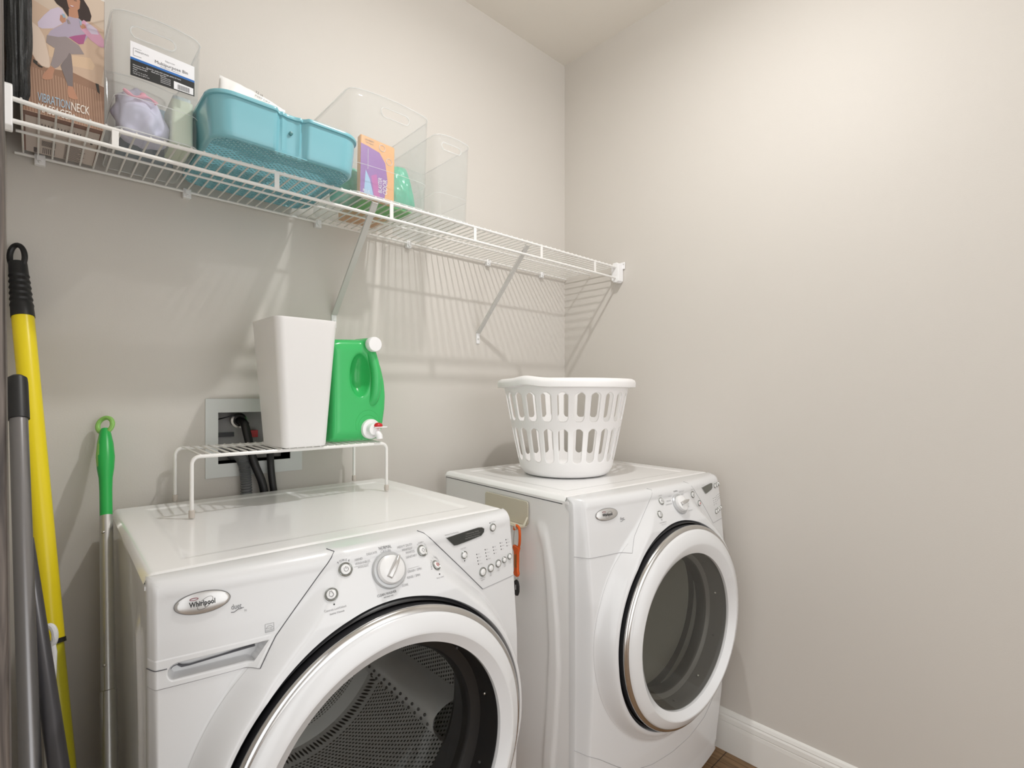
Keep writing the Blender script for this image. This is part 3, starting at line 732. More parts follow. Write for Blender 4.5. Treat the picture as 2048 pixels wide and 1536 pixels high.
        for (u, z), t1, t2 in zip(((.579, .8425), (.6033, .8455), (.6274, .8495), (.6490, .8535), (.6680, .8560)), ('Wash Temp', 'Spin', 'Soil', 'Cycle', 'Extra'), ('Wash/Rinse', 'Speed', 'Level', 'Signal', 'Rinse')):
            T(t1, .0034, u, z, M_INKL, 'CENTER'); T(t2, .0030, u, z - .0042, M_INKL, 'CENTER')
    else:
        T('NORMAL', .0066, ku - .002, kz + .034, M_INK, 'CENTER'); T('CASUAL', .0058, ku - .033, kz + .024, M_INKL, 'CENTER'); T('HEAVY DUTY', .0058, ku + .014, kz + .030, M_INKL); T('SUPER', .0056, ku + .026, kz + .021, M_INKL)
        T('DELICATE', .0056, ku - .034, kz + .012, M_INKL, 'RIGHT'); T('ULTRA DELICATE', .0050, ku - .034, kz + .004, M_INKL, 'RIGHT')
        T('TIMED', .0056, ku + .034, kz - .006, M_INKL); T('DRY', .0056, ku + .034, kz - .013, M_INKL); T('TOUCH UP', .0052, ku + .030, kz - .024, M_INKL)
        b.build('dial_lettering', R, merge=False); b = MB()
        T('POWER', .0052, .2960, .9430, M_INKL, 'CENTER'); T('START', .0050, .4640, .9400, M_INKL, 'CENTER'); T('Controls Lock/Unlock', .0046, .2700, .8765, M_INKL, 'CENTER'); T('Hold for 3 Seconds', .0036, .2710, .8715, M_INKL, 'CENTER')
        T('Estimated Time', .0040, .5300, .9455, M_INKL); b.ball(S(.2690, .8840, .0002), (.0014, .0008, .0014), M_BLACK, 8, 5)
        for u, z, n_ in ((.6030, .8950, 4), (.6200, .8960, 4), (.6350, .8990, 3), (.6480, .9010, 3), (.6600, .9030, 3)):
            for k in range(n_): b.ball(S(u + .0009 * k, z - .0068 * k, .0002), (.0011, .0007, .0012), M_INK, 8, 5); T('Low', .0032, u + .0009 * k + .003, z - .0068 * k - .001, M_INKL)
        for u, z in ((.617, .8390), (.633, .8410), (.647, .8440), (.660, .8470)): T('Level', .0032, u, z, M_INKL, 'CENTER')
    b.build('control_lettering', R, merge=False)
    return R, S
WASH, WS = make_machine('washing_machine', (-1.645, -.645), -1.5, 'white front-loading washer nearest the camera, under the wire rack with the green jug', 'washing machine')
DRY, DS = make_machine('clothes_dryer', (-.752, -.677), -3.9, 'white front-loading dryer in the corner, carrying the laundry basket', 'dryer', dryer=True)

# ------------------------------------------------------------------ wire shelf on the back wall
ZS = 1.754
sh = empty('wire_shelf', (0, 0, 0), 0, 'long white wire shelf on the back wall carrying bins, baskets and a box', 'shelf')
X0, X1, YS = -1.793, -.032, -.303
def sag(x): return interp(x, [-1.80, -1.72, -1.60, -1.40, -1.10], [-.004, -.009, -.010, -.005, 0])
b = MB(); b.tube([(x, YS, ZS - .006 + sag(x)) for x in [X0 + (X1 - X0) * k / 60 for k in range(61)]], .0042, M_WIRE, 10); b.build('front_rail', sh)
b = MB(); b.tube([(X0, YS, ZS - .049), (X1, YS, ZS - .049)], .0042, M_WIRE, 10); b.build('front_rail', sh)
b = MB(); b.tube([(X0, -.012, ZS - .004), (-.006, -.012, ZS - .004)], .0034, M_WIRE, 8); b.build('back_rod', sh)
b = MB(); b.tube([(X0 + .004, -.150, ZS - .0075), (-.006, -.150, ZS - .0075)], .0030, M_WIRE, 8); b.build('middle_rod', sh)
b = MB(); nW = 76
for i in range(nW):
    x = -1.7795 + i * (1.7795 - .022) / (nW - 1)
    b.tube([(x, -.008, ZS), (x, YS * .6, ZS + sag(x) * .45), (x, YS + .002, ZS + sag(x)), (x, YS - .003, ZS - .0035 + sag(x))], .0019, M_WIRE, 6)
b.build('wire_deck', sh)
for x in (-1.649, -1.352, -1.055, -.766, -.470, -.171):
    b = MB(); b.box((x - .0055, YS - .0035, ZS - .051), (x + .0055, YS - .0005, ZS - .004 + sag(x)), M_WIRE); b.build('rail_strut', sh, bevel=.001)
for x in (-1.753, -1.475, -1.135, -.821, -.463, -.161):
    b = MB(); b.box((x - .009, -.016, ZS - .020), (x + .009, -.0005, ZS + .004), M_CAP); b.box((x - .006, -.020, ZS - .012), (x + .006, -.014, ZS + .001), M_CAP); b.ball((x, -.018, ZS - .014), .0035, M_CAP, 8, 6)
    b.build('wall_clip', sh, bevel=.0015)
for x, sg in ((-.002, 1), (XL + .002, -1)):
    b = MB(); xa = x - sg * (.034 if sg > 0 else .013)
    pts = [(YS - .014, ZS - .062), (YS - .014, ZS + .006), (YS - .006, ZS + .012), (YS + .012, ZS + .012), (YS + .020, ZS - .002), (YS + .020, ZS - .056), (YS + .010, ZS - .066), (YS - .004, ZS - .068)]
    loft(b, [[(xx, y, z) for y, z in pts] for xx in (x, xa)], M_CAP, True, True, smooth=False)
    if sg > 0: b.box((x - .004, YS - .024, ZS - .012), (x, YS + .028, ZS + .016), M_CAP); b.ball((x - .004, YS - .020, ZS + .008), .003, M_BRACE, 8, 6)
    b.build('end_bracket', sh, bevel=.002)
for xf, zf, xt in ((-1.082, 1.478, -1.094), (-.508, 1.468, -.519)):
    b = MB(); p0 = Vector((xf, -.006, zf)); p1 = Vector((xt, -.288, ZS - .010)); t = (p1 - p0).normalized(); n_ = Vector((0, t.z, -t.y)); w_ = Vector((.0085, 0, 0))
    for s0, s1 in ((-.0015, .0015),):
        vs = [p + w_ * a + n_ * c for p in (p0, p1) for a, c in ((-1, -.0015), (1, -.0015), (1, .0045), (.72, .0015), (-.72, .0015), (-1, .0045))]
        k = 6; b.add(vs, [(i, (i + 1) % k, k + (i + 1) % k, k + i) for i in range(k)] + [tuple(range(5, -1, -1)), tuple(range(6, 12))], M_BRACE, False)
    b.build('support_brace', sh)
    b = MB(); b.box((xf - .008, -.004, zf - .040), (xf + .008, -.0005, zf + .008), M_CAP); b.ball((xf, -.005, zf - .022), .0038, M_BRACE, 8, 6); b.build('brace_foot', sh, bevel=.001)

# ------------------------------------------------------------------ things on the shelf
ZB = ZS + .0035
# neck massager box
bx = empty('cardboard_box', (-1.781, -.240, ZB - .003), 0, 'printed cardboard box of a vibration neck massager standing at the left end of the shelf', 'box')
PC = dict(p_wall=(.62, .50, .40), p_rug=(.30, .17, .11), p_sofa=(.58, .42, .31), p_sofa2=(.66, .48, .33), p_sofa3=(.70, .56, .46), p_hair=(.035, .02, .018), p_skin=(.48, .24, .15), p_lav=(.42, .36, .46), p_mag=(.38, .10, .24), p_lav2=(.60, .52, .64), p_pink=(.62, .33, .45), p_leg=(.30, .25, .25), p_leg2=(.20, .165, .165), p_brown=(.20, .09, .06), p_white=(.72, .68, .64), p_blue=(.30, .42, .52), p_dark=(.03, .025, .02), p_tblue=(.36, .50, .62), p_twhite=(.85, .80, .74))
PM = {k: mat('print_' + k[2:], v, .4, coat=.2) for k, v in PC.items()}
b = MB(); BWx, BDy, BHz = .121, .214, .262
b.box((0, 0, 0), (BWx, BDy, BHz), PM['p_brown']); b.build('carton', bx, bevel=.0015)
ART = [
    ('p_wall', [(0, 80), (121, 80), (121, 261), (0, 261)]),
    ('p_rug', [(0, 94), (11, 107), (65, 101), (121, 88), (121, 1), (0, 1)]),
    ('p_sofa', [(5, 213), (34, 203), (62, 194), (101, 209), (121, 201), (121, 129), (116, 91), (106, 91), (71, 98), (34, 90), (21, 97), (11, 118), (9, 125), (5, 134)]),
    ('p_sofa2', [(38, 134), (46, 134), (71, 130), (99, 137), (106, 125), (103, 115), (72, 110), (48, 113), (39, 114)]),
    ('p_sofa3', [(14, 168), (25, 161), (32, 148), (39, 112), (40, 93), (29, 91), (21, 98), (11, 120)]),
    ('p_dark', [(17, 99), (23, 97), (23, 89), (17, 93)]),
    ('p_dark', [(107, 91), (112, 91), (114, 72), (110, 75)]),
    ('p_hair', [(45, 225), (56, 242), (69, 255), (85, 253), (97, 234), (101, 220), (99, 209), (88, 203), (81, 207), (66, 202), (58, 214), (50, 218)]),
    ('p_skin', [(67, 218), (80, 222), (82, 208), (75, 203), (67, 203)]),
    ('p_skin', [(64, 234), (67, 241), (73, 247), (80, 247), (84, 241), (83, 226), (78, 218), (73, 216), (67, 220)]),
    ('p_lav', [(67, 203), (75, 204), (83, 206), (90, 195), (96, 178), (89, 162), (76, 162), (62, 161), (50, 155), (37, 152), (41, 163), (48, 172), (58, 183)]),
    ('p_mag', [(67, 163), (76, 170), (93, 181), (89, 160), (82, 156), (73, 160)]),
    ('p_lav2', [(52, 213), (41, 203), (32, 188), (23, 170), (24, 162), (29, 161), (45, 169), (61, 188), (62, 203), (58, 211)]),
    ('p_pink', [(89, 207), (99, 203), (109, 199), (120, 182), (121, 167), (114, 165), (99, 173), (85, 187), (83, 197)]),
    ('p_lav2', [(92, 204), (99, 203), (109, 198), (112, 189), (101, 185), (94, 192)]),
    ('p_leg2', [(68, 138), (71, 129), (73, 105), (73, 70), (66, 69), (55, 103), (62, 119)]),
    ('p_leg', [(36, 152), (52, 156), (63, 162), (82, 154), (90, 140), (71, 132), (62, 134), (45, 133), (35, 138)]),
    ('p_leg', [(48, 139), (63, 157), (70, 140), (64, 122), (52, 99), (47, 94), (41, 98), (45, 118)]),
    ('p_skin', [(41, 96), (47, 94), (43, 72), (34, 67), (29, 68), (31, 77)]),
    ('p_skin', [(66, 69), (73, 70), (77, 59), (81, 49), (75, 46), (67, 47), (65, 57)]),
    ('p_skin', [(55, 200), (62, 199), (63, 191), (58, 185), (54, 189)]),
    ('p_skin', [(84, 197), (90, 199), (93, 193), (87, 188), (84, 191)]),
    ('p_hair', [(66, 236), (70, 237), (70, 236), (66, 235)]), ('p_hair', [(75, 238), (79, 239), (79, 238), (75, 237)]), ('p_mag', [(67, 225), (72, 223), (76, 227), (72, 226)]), ('p_white', [(68, 225), (72, 224), (75, 226), (72, 226)]),
    ('p_dark', [(23, 92), (30, 90), (30, 88), (24, 88)]), ('p_leg', [(64, 196), (67, 196), (70, 190), (66, 188)]), ('p_blue', [(57, 203), (61, 204), (63, 198), (59, 196)]), ('p_blue', [(83, 203), (86, 203), (86, 194), (84, 194)])]
b = MB(); lay = 0.0
b.poly([(0.0005, -.0003, .0005), (BWx - .0005, -.0003, .0005), (BWx - .0005, -.0003, BHz - .0005), (.0005, -.0003, BHz - .0005)], PM['p_wall'])
for i, (k, pts) in enumerate(ART):
    lay = (.0004 if i < 2 else .00054) + i * .000025
    b.poly([(max(.0006, min(BWx - .0006, x / 1000)), -lay, max(.0006, z / 1000)) for x, z in pts], PM[k])
for i in range(30):
    x = .0045 + i * .0039; top = .085 - .00010 * i * 3
    b.poly([(x, -.00050, .001), (x + .0017, -.00050, .001), (x + .0017 - .004, -.00050, top), (x - .004, -.00050, top)], mat('print_rug_stripe', (.42, .26, .18), .4))
b.box((BWx - .006, -.0006, BHz - .003), (BWx, .01, BHz), PM['p_white'])
b.build('printed_front', bx, merge=False)
b = MB()
ff = lambda x0, z0: (lambda x, y: (x0 + x, -.0022, z0 + y))
add_text(b, 'VIBRATION', .0235, PM['p_tblue'], ff(.023, .0235), xscale=.40, spacing=.95); add_text(b, 'NECK', .0235, PM['p_twhite'], ff(.0700, .0235), xscale=.46, spacing=.95)
add_text(b, 'MASSAGER', .0235, PM['p_twhite'], ff(.023, .0040), xscale=.45, spacing=.95)
b.build('box_lettering', bx)
b = MB(); BT = mat('print_bottom', (.60, .52, .48), .5); BI = mat('print_bottom_ink', (.10, .08, .08), .5)
b.poly([(.006, .018, -.0004), (.116, .018, -.0004), (.116, .212, -.0004), (.006, .212, -.0004)], BT)
fb = lambda x0, y0: (lambda x, y: (x0 + x, y0 - y, -.0008))
b.poly([(.018, .178, -.0007), (.026, .178, -.0007), (.026, .208, -.0007), (.018, .208, -.0007)], BI)
for i in range(9): b.poly([(.030 + .0, .130 + i * .0035, -.0007), (.052, .130 + i * .0035, -.0007), (.052, .1315 + i * .0035, -.0007), (.030, .1315 + i * .0035, -.0007)], BI)
for i in range(7): b.poly([(.032 + i * .003, .170, -.0007), (.0332 + i * .003, .170, -.0007), (.0332 + i * .003, .204, -.0007), (.032 + i * .003, .204, -.0007)], BI)
for i in range(14):
    x = .024 + i * .0048; b.poly([(x, .042, -.0007), (x + .0014, .042, -.0007), (x + .0014, .062 + (i % 3) * .004, -.0007), (x, .062 + (i % 3) * .004, -.0007)], BI)
for i in range(16): b.poly([(.066, .115 + i * .006, -.0007), (.100 - (i * 7 % 5) * .003, .115 + i * .006, -.0007), (.100 - (i * 7 % 5) * .003, .1172 + i * .006, -.0007), (.066, .1172 + i * .006, -.0007)], BI)
b.poly([(.104, .050, -.0007), (.108, .050, -.0007), (.108, .085, -.0007), (.104, .085, -.0007)], BI)
b.build('printed_base', bx, merge=False)
# black quilted bag at the far left
b = MB()
bl = Vector((-1.785, -.265, ZB))
def bag(a, c):
    t = 2 * PI * a; z = .30 * c
    rx = .0155 * (1 + .12 * sst(.05, .5, c) - .12 * math.exp(-((c - .22) / .08) ** 2)) * (.75 + .25 * sst(0, .06, c)); ry = .0225 * (.7 + .3 * sst(0, .1, c))
    wr = .0013 * math.sin(9 * t + 3 * c) + .0009 * math.sin(19 * t + 5 * math.sin(4 * c))
    bend = .004 * math.sin(5 * c)
    return (bl.x + (rx + wr) * math.cos(t) + bend * .5, bl.y + (ry + wr) * math.sin(t) - .004 * math.sin(9 * c), bl.z + z)
M_BLKF = mat('black_quilted_fabric', (.012, .013, .013), .55, bump=(240, .5, .002))
b.grid(bag, 90, 40, M_BLKF); loftp = [bag(k / 40, 0) for k in range(40)]; b.add(loftp, [tuple(range(39, -1, -1))], M_BLKF); loftp = [bag(k / 40, 1) for k in range(40)]; b.add(loftp, [tuple(range(40))], M_BLKF)
tag(b.build('fabric_bag'), 'black quilted fabric bag hanging down in front of the massager box, against the left wall', 'bag')

def clear_bin(name, x0, x1, y0, y1, z0, ht, arch, label, hole, r=.018, flare=.006, group=None):
    root = empty(name, (0, 0, 0), 0, label, 'storage bin', group)
    root.location = ((x0 + x1) / 2, (y0 + y1) / 2, z0); ox, oy = root.location.x, root.location.y
    w, d_ = (x1 - x0) / 2, (y1 - y0) / 2
    b = MB(); rings = []
    L = 14
    for i in range(L + 1):
        t = i / L; e = flare * (t - 1) if t < .97 else 0
        base = rrect(-w - e * 1, -d_ - e, w + e, d_ + e, r, 5)
        rings.append([(px_, py_, ht * t + (arch * (1 - (px_ / (w + e)) ** 2) * t * (1 if abs(py_) > d_ * .8 else abs(py_) / d_ * .0 + .3 if False else 1))) for px_, py_ in base])
    # densify the front/back sides so the rim can arch
    def dens(ring):
        out = []
        for i in range(len(ring)):
            p, q = Vector(ring[i]), Vector(ring[(i + 1) % len(ring)]); k = 12 if (p - q).length > .04 else 1
            for j in range(k): out.append(tuple(p + (q - p) * j / k))
        return out
    def rim_h(x, y, t): return ht * t + arch * t * max(0, 1 - (x / w) ** 2) * (1 if abs(y) > d_ * .82 else 0)
    R2 = []
    for i, rg in enumerate(rings):
        t = i / L; R2.append([(x, y, rim_h(x, y, t)) for x, y, z in dens(rg)])
    loft(b, R2, M_CLEAR, cap0=True)
    body = b.build('bin_body', root, sharp=60)
    md = body.modifiers.new('s', 'SOLIDIFY'); md.thickness = .0022; md.offset = -1
    hx, hz, hw, hh = hole
    cb = MB(); prof = [(hx - ox + (hw - hh) * s_ + hh * math.cos(a), hz + hh * math.sin(a)) for s_, a0 in ((1, -90), (-1, 90)) for a in [math.radians(a0 + 180 * k / 12) for k in range(13)]]
    loft(cb, [[(px_, yy, pz_) for px_, pz_ in prof] for yy in (-d_ - .03, -d_ + .03)], M_CLEAR, True, True)
    co_ = cb.build('cut', root); mb_ = body.modifiers.new('b', 'BOOLEAN'); mb_.operation = 'DIFFERENCE'; mb_.object = co_; mb_.solver = 'EXACT'
    apply_mods(body); bpy.data.objects.remove(co_)
    b = MB(); yf = -d_ - flare * (hz / ht - 1) - .001
    b.tube([(px_, yf, pz_) for px_, pz_ in prof], .0016, M_CLEARE, 6, closed=True); b.build('handle_rim', root)
    b = MB(); b.tube(R2[-1], .0016, M_CLEARE, 6, closed=True); b.build('rim', root); b = MB()
    for tt_ in (.33,):
        k = int(L * tt_); b.tube(R2[k], .0007, M_CLEARE, 5, closed=True)
    b.build('moulded_line', root); b = MB()
    b.tube([(x, y, .001) for x, y in rrect(-w + flare * .9, -d_ + flare * .9, w - flare * .9, d_ - flare * .9, r, 5)], .0014, M_CLEARE, 5, closed=True)
    b.build('base_edge', root)
    return root
B1 = clear_bin('clear_bin', -1.652, -1.499, -.284, -.02, ZB, .225, .010, 'clear plastic bin with a paper label, standing between the massager box and the teal basket', (-1.585, .195, .038, .0115))
cx, cy = B1.location.x, B1.location.y
# its paper label
b = MB(); LW = mat('label_white', (.82, .82, .85), .4); LB = mat('label_black', (.012, .012, .012), .4); LBl = mat('label_blue', (.02, .14, .45), .4)
lx0, lx1 = -1.6235 - cx, -1.5135 - cx; ly = -.1342
def lz(z): return z - ZB
b.poly([(lx0, ly, lz(1.898)), (lx1, ly, lz(1.895)), (lx1, ly, lz(1.926)), (lx0, ly, lz(1.931))], LW)
b.poly([(lx0, ly, lz(1.863)), (lx1, ly, lz(1.863)), (lx1, ly, lz(1.893)), (lx0, ly, lz(1.896))], LB)
b.poly([(lx0, ly - .0002, lz(1.895)), (lx1, ly - .0002, lz(1.892)), (lx1, ly - .0002, lz(1.8965)), (lx0, ly - .0002, lz(1.8995))], LBl)
b.poly([(lx1 - .037, ly - .0002, lz(1.865)), (lx1 - .002, ly - .0002, lz(1.865)), (lx1 - .002, ly - .0002, lz(1.879)), (lx1 - .037, ly - .0002, lz(1.881))], LW)
for i in range(12):
    x = lx1 - .030 + i * .0018; b.poly([(x, ly - .0004, lz(1.8665)), (x + .0009, ly - .0004, lz(1.8665)), (x + .0009, ly - .0004, lz(1.8765)), (x, ly - .0004, lz(1.8765))], LB)
fl = lambda x0, z0: (lambda x, y: (x0 + x, ly - .0005, lz(z0) + y))
add_text(b, 'Multipurpose Bin', .0092, M_INK, fl(lx0 + .040, 1.9040), xscale=.92); add_text(b, 'Narrow', .0052, M_INKL, fl(lx0 + .058, 1.9135)); add_text(b, 'Recipiente Multiusos', .0040, M_INKL, fl(lx0 + .050, 1.8995))
add_text(b, 'MAINSTAYS', .0042, M_INK, fl(lx0 + .008, 1.9120))
b.tube([(lx0 + .018, ly - .0004, lz(1.9185)), (lx0 + .005, ly - .0004, lz(1.9185)), (lx0 + .005, ly - .0004, lz(1.9040)), (lx0 + .018, ly - .0004, lz(1.9040))], .0003, M_INKL, 4)
add_text(b, 'Great for under-sink storage, pantry & more', .0042, LW, fl(lx0 + .026, 1.8865), xscale=.78)
add_text(b, 'Ideal para guardar', .0036, LW, fl(lx0 + .034, 1.8825))
for i, t_ in enumerate(('Mainstays Narrow', 'Multipurpose Bin', 'Clear', '6 in x 11 in x 9 in', '15.24 cm x 27.9 cm')): add_text(b, t_, .0034, LW, fl(lx0 + .004, 1.8840 - i * .0042))
for i in range(4): add_text(b, 'Distributed by', .0030, LW, fl(lx0 + .050, 1.8790 - i * .0036))
b.build('paper_label', B1, merge=False)

def pillow(name, c, half, m, rot=(0, 0, 0), wr=.0, seed=0, pw=.55, n=36, label=None, cat=None, parent=None, mats=None, group=None):
    b = MB(); Rm = Matrix.Translation(c) @ Matrix.Rotation(rot[2], 4, 'Z') @ Matrix.Rotation(rot[1], 4, 'Y') @ Matrix.Rotation(rot[0], 4, 'X')
    def f(sgn):
        def g(a, c_):
            x, z = 2 * a - 1, 2 * c_ - 1
            e = max(0, (1 - abs(x) ** 2.6) * (1 - abs(z) ** 2.6)) ** pw
            nz = noise.noise(Vector((x * 2.2 + seed, z * 2.2, sgn + seed))) * wr + noise.noise(Vector((x * 6 + seed, z * 6, sgn))) * wr * .4
            k = 1 - .06 * (1 - e)
            return Rm @ Vector((half[0] * x * k, sgn * (half[1] * e) + nz * e, half[2] * z * k))
        return g
    b.grid(f(-1), n, n, m); b.grid(f(1), n, n, m)
    o = b.build(name, parent, sharp=70)
    if label: tag(o, label, cat, group)
    return o, Rm

# lavender cloth with a pink band, pale tub in the labelled bin
b = MB(); M_LAV = mat('lavender_cloth', (.66, .65, .82), .8, bump=(60, .3, .002)); M_PINK = mat('pink_band', (.80, .36, .46), .6)
def cloth(a, c_):
    x, z = a, c_
    p = Vector((-1.640 + .085 * x, -.262 + .075 * math.sin(PI * x) * .2, ZB + .006))
    t = 2 * PI * a; ph = PI * c_
    r = 1 + .22 * noise.noise(Vector((math.cos(t) * 2.2, math.sin(t) * 2.2, c_ * 5))) + .07 * math.sin(5 * t + 9 * c_) + .05 * abs(math.sin(4 * t - 8 * c_))
    rx = .050 * math.sin(ph) ** .45 * (1 - .25 * c_); ry = .050 * math.sin(ph) ** .45; h = .095 * (1 - math.cos(ph)) / 2
    sh_ = .018 * (h / .095) ** 2
    return (-1.592 - sh_ + rx * r * math.cos(t), -.215 + ry * r * math.sin(t), ZB + .004 + h * (1 + .06 * math.sin(3 * t)))
b.grid(cloth, 90, 48, M_LAV)
cl = tag(b.build('folded_cloth'), 'crumpled lavender cloth in the clear bin with the paper label', 'cloth')
b = MB(); P = [(-1.632 + .055 * t, -.268 - .004 * math.sin(PI * t), ZB + .082 - .012 * t - .006 * math.sin(6 * t)) for t in [k / 14 for k in range(15)]]
b.tube(P, [.0028 + .0012 * math.sin(k) for k in range(15)], M_PINK, 8); b.ball((-1.600, -.270, ZB + .080), (.006, .004, .006), M_PINK); b.build('pink_band', cl)
b = MB(); M_PALE = mat('pale_green_white_plastic', (.70, .76, .62), .4); loft(b, [[(x, y, ZB + z) for x, y in rrect(-1.550, -.264, -1.511, -.17, .007)] for z in (.004, .008, .094, .099)], M_PALE, True, True)
tub = tag(b.build('plastic_tub'), 'pale green-white tub standing beside the lavender cloth', 'tub')
b = MB(); loft(b, [[(x, y, ZB + z) for x, y in rrect(-1.547, -.260, -1.514, -.174, .006)] for z in (.0992, .108)], mat('pale_cap', (.62, .70, .72), .4), True, True); b.build('tub_lid', tub)
pillow('folded_garment', (-1.575, -.10, ZB + .075), (.058, .040, .068), mat('blue_grey_fabric', (.20, .27, .33), .8), wr=.012, seed=3, label='blue-grey folded garment at the back of the labelled clear bin', cat='clothing')

# teal basket with perforated base
tb = empty('storage_basket', (-1.345, -.215, ZB + .001), 0, 'teal plastic storage basket with a perforated base, jutting over the shelf edge', 'basket')
tw, td, th = .160, .172, .082
def tprof(e, n=9):
    w_, d_ = tw + e, td + e; base = rrect(-w_, -d_, w_, d_, .045 + e * .5, n); out = []
    for i in range(len(base)):
        p, q = Vector((*base[i], 0)), Vector((*base[(i + 1) % len(base)], 0)); k = 48 if (p - q).length > .1 else 1
        for j in range(k):
            r_ = p + (q - p) * j / k; x, y = r_.x, r_.y
            if y < -d_ * .95:
                xx = abs(x - .000); dn = .0
                dn = .014 * (1 - sst(.024, .036, xx)) - .004 * math.exp(-((xx - .019) / .005) ** 2); y += dn
            out.append((x, y))
    return out
b = MB()
loft(b, [[(x, y, z) for x, y in tprof(e)] for e, z in ((-.013, .0), (-.009, .001), (-.006, .006), (-.0055, .014), (-.001, .060), (.0, th), (.004, th + .001), (.0048, th + .005), (.003, th + .009), (-.0025, th + .008), (-.003, th), (-.0085, .014), (-.010, .006), (-.013, .003), (-.013, 0))], M_TEAL)
basket = b.build('basket_wall', tb, sharp=50)
def xlim(y):
    q = abs(y) - (td - .010 - .040)
    return tw - .010 - .040 + math.sqrt(max(0, .040 ** 2 - max(0, q) ** 2))
b = MB(); ex, ey = tw - .011, td - .011
ny = 46; cell = .0125
for j in range(ny + 1):
    y = -ey + 2 * ey * j / ny; xl = xlim(y); b.box((-xl, y - .0014, .0006), (xl, y + .0014, .0028), M_TEAL)
nx = int(2 * ex / cell)
for j in range(ny):
    y = -ey + 2 * ey * (j + .5) / ny
    for i in range(nx + 1):
        x = -ex + cell * (i + (.5 if j % 2 else 0))
        if abs(x) < xlim(y) - .001 and abs(x) < ex: b.box((x - .0015, y - .0026, .0008), (x + .0015, y + .0026, .0026), M_TEAL)
b.build('perforated_base', tb, merge=False)
b = MB(); b.lathe([(.0042, 0), (.0042, .0016), (.003, .002)], mat('teal_dark', (.03, .16, .17), .4), Matrix.Translation((.0, -td + .0135, .052)) @ Matrix.Rotation(PI / 2, 4, 'X'), 20, close=True); b.build('snap_hole', tb)
# two white film packs in it
M_PACK = mat('white_film_pack', (.90, .90, .89), .28, coat=.3)
o, Rm = pillow('film_pack', (-1.380, -.215, ZB + .122), (.082, .024, .102), M_PACK, (math.radians(-16), math.radians(9), math.radians(3)), .006, 5, label='white film-wrapped pack with a pointed corner, left in the teal basket', cat='packet', group='white packs in the teal basket')
b = MB(); fp = lambda x0, z0: (lambda x, y: Rm @ Vector((x0 + x, -.0205, z0 + y)))
add_text(b, '12 ct', .011, M_BLACK, fp(-.004, .078), xscale=.8); add_text(b, 'KEEP DRY', .008, M_INK, fp(-.004, .068)); b.build('pack_print', o).matrix_parent_inverse = Matrix.Identity(4)
o, Rm2 = pillow('film_pack', (-1.260, -.158, ZB + .114), (.066, .022, .098), M_PACK, (math.radians(-14), math.radians(6), math.radians(-2)), .006, 11, label='white film-wrapped pack with a small barcode, right in the teal basket', cat='packet', group='white packs in the teal basket')
b = MB()
for i in range(7): b.poly([Rm2 @ Vector((-.050 + i * .0035, -.0215, z)) for z in (.052, .078)] + [Rm2 @ Vector((-.048 + i * .0035, -.0215, z)) for z in (.078, .052)], M_BLACK)
b.build('barcode', o)

B2 = clear_bin('clear_bin', -1.172, -.926, -.300, -.025, ZB, .262, .010, 'large clear plastic bin holding an orange and purple packet, right of the teal basket', (-1.040, .232, .043, .0125), r=.024)
B3 = clear_bin('clear_bin', -.908, -.778, -.300, -.025, ZB, .232, .008, 'empty clear plastic bin, rightmost on the wire shelf', (-.852, .205, .035, .0105), r=.02)
# contents of the big bin
M_OR = mat('packet_orange', (.80, .42, .16), .35, coat=.3); M_PU = mat('packet_purple', (.30, .14, .42), .35, coat=.3); M_TG = mat('green_film', (.10, .50, .33), .3, coat=.3); M_LG = mat('bright_green_sheet', (.10, .55, .08), .4)
pk = empty('detergent_packet', (-1.078, -.262, ZB + .004), 0, 'orange and purple odor blaster packet standing in the large clear bin', 'packet'); pk.rotation_euler = (math.radians(-4), math.radians(3), 0)
b = MB(); b.box((-.052, -.008, 0), (.052, .012, .168), M_OR); b.build('packet_body', pk, bevel=.004)
b = MB()
b.poly([(-.051, -.0085, .004), (.020, -.0085, .004), (.030, -.0085, .060), (.022, -.0085, .110), (.004, -.0085, .134), (-.030, -.0085, .140), (-.051, -.0085, .142)], M_PU)
b.poly([(-.040, -.0087, .006), (-.012, -.0087, .006), (-.024, -.0087, .050), (-.036, -.0087, .072)], mat('packet_sky', (.35, .55, .75), .35)); b.poly([(-.010, -.0087, .006), (.008, -.0087, .006), (-.004, -.0087, .070), (-.020, -.0087, .060)], mat('packet_magenta', (.50, .12, .38), .35))
for x, z in ((.012, .150), (.034, .118)):
    b.tube([(x + .009 * math.cos(a), -.009, z + .009 * math.sin(a)) for a in [2 * PI * k / 20 for k in range(20)]], .0007, LW, 4, closed=True)
fk = lambda x0, z0: (lambda x, y: (x0 + x, -.0092, z0 + y))
add_text(b, 'ODOR', .019, LW, fk(.028, .020), rot=PI / 2, xscale=.75); add_text(b, 'BLASTER', .016, LW, fk(.012, .020), rot=PI / 2, xscale=.7); add_text(b, 'PLUS', .012, LW, fk(-.044, .008), xscale=.8); add_text(b, 'LAUNDRY', .006, M_INK, fk(-.040, .155)); add_text(b, 'odor fighter', .005, M_INK, fk(-.038, .148))
b.tube([(-.030, -.009, .075), (-.030, -.009, .132)], .0007, LW, 4); b.build('packet_print', pk, merge=False)
pillow('film_pouch', (-.990, -.225, ZB + .070), (.046, .030, .068), M_TG, (math.radians(-6), math.radians(-12), 0), .006, 21, label='green film pouch leaning right of the orange and purple packet', cat='packet')
pillow('film_pouch', (-1.110, -.150, ZB + .066), (.050, .034, .062), mat('sea_green_film', (.18, .55, .42), .3, coat=.3), (math.radians(-5), math.radians(4), 0), .006, 27, label='sea-green film pouch behind the orange and purple packet', cat='packet')
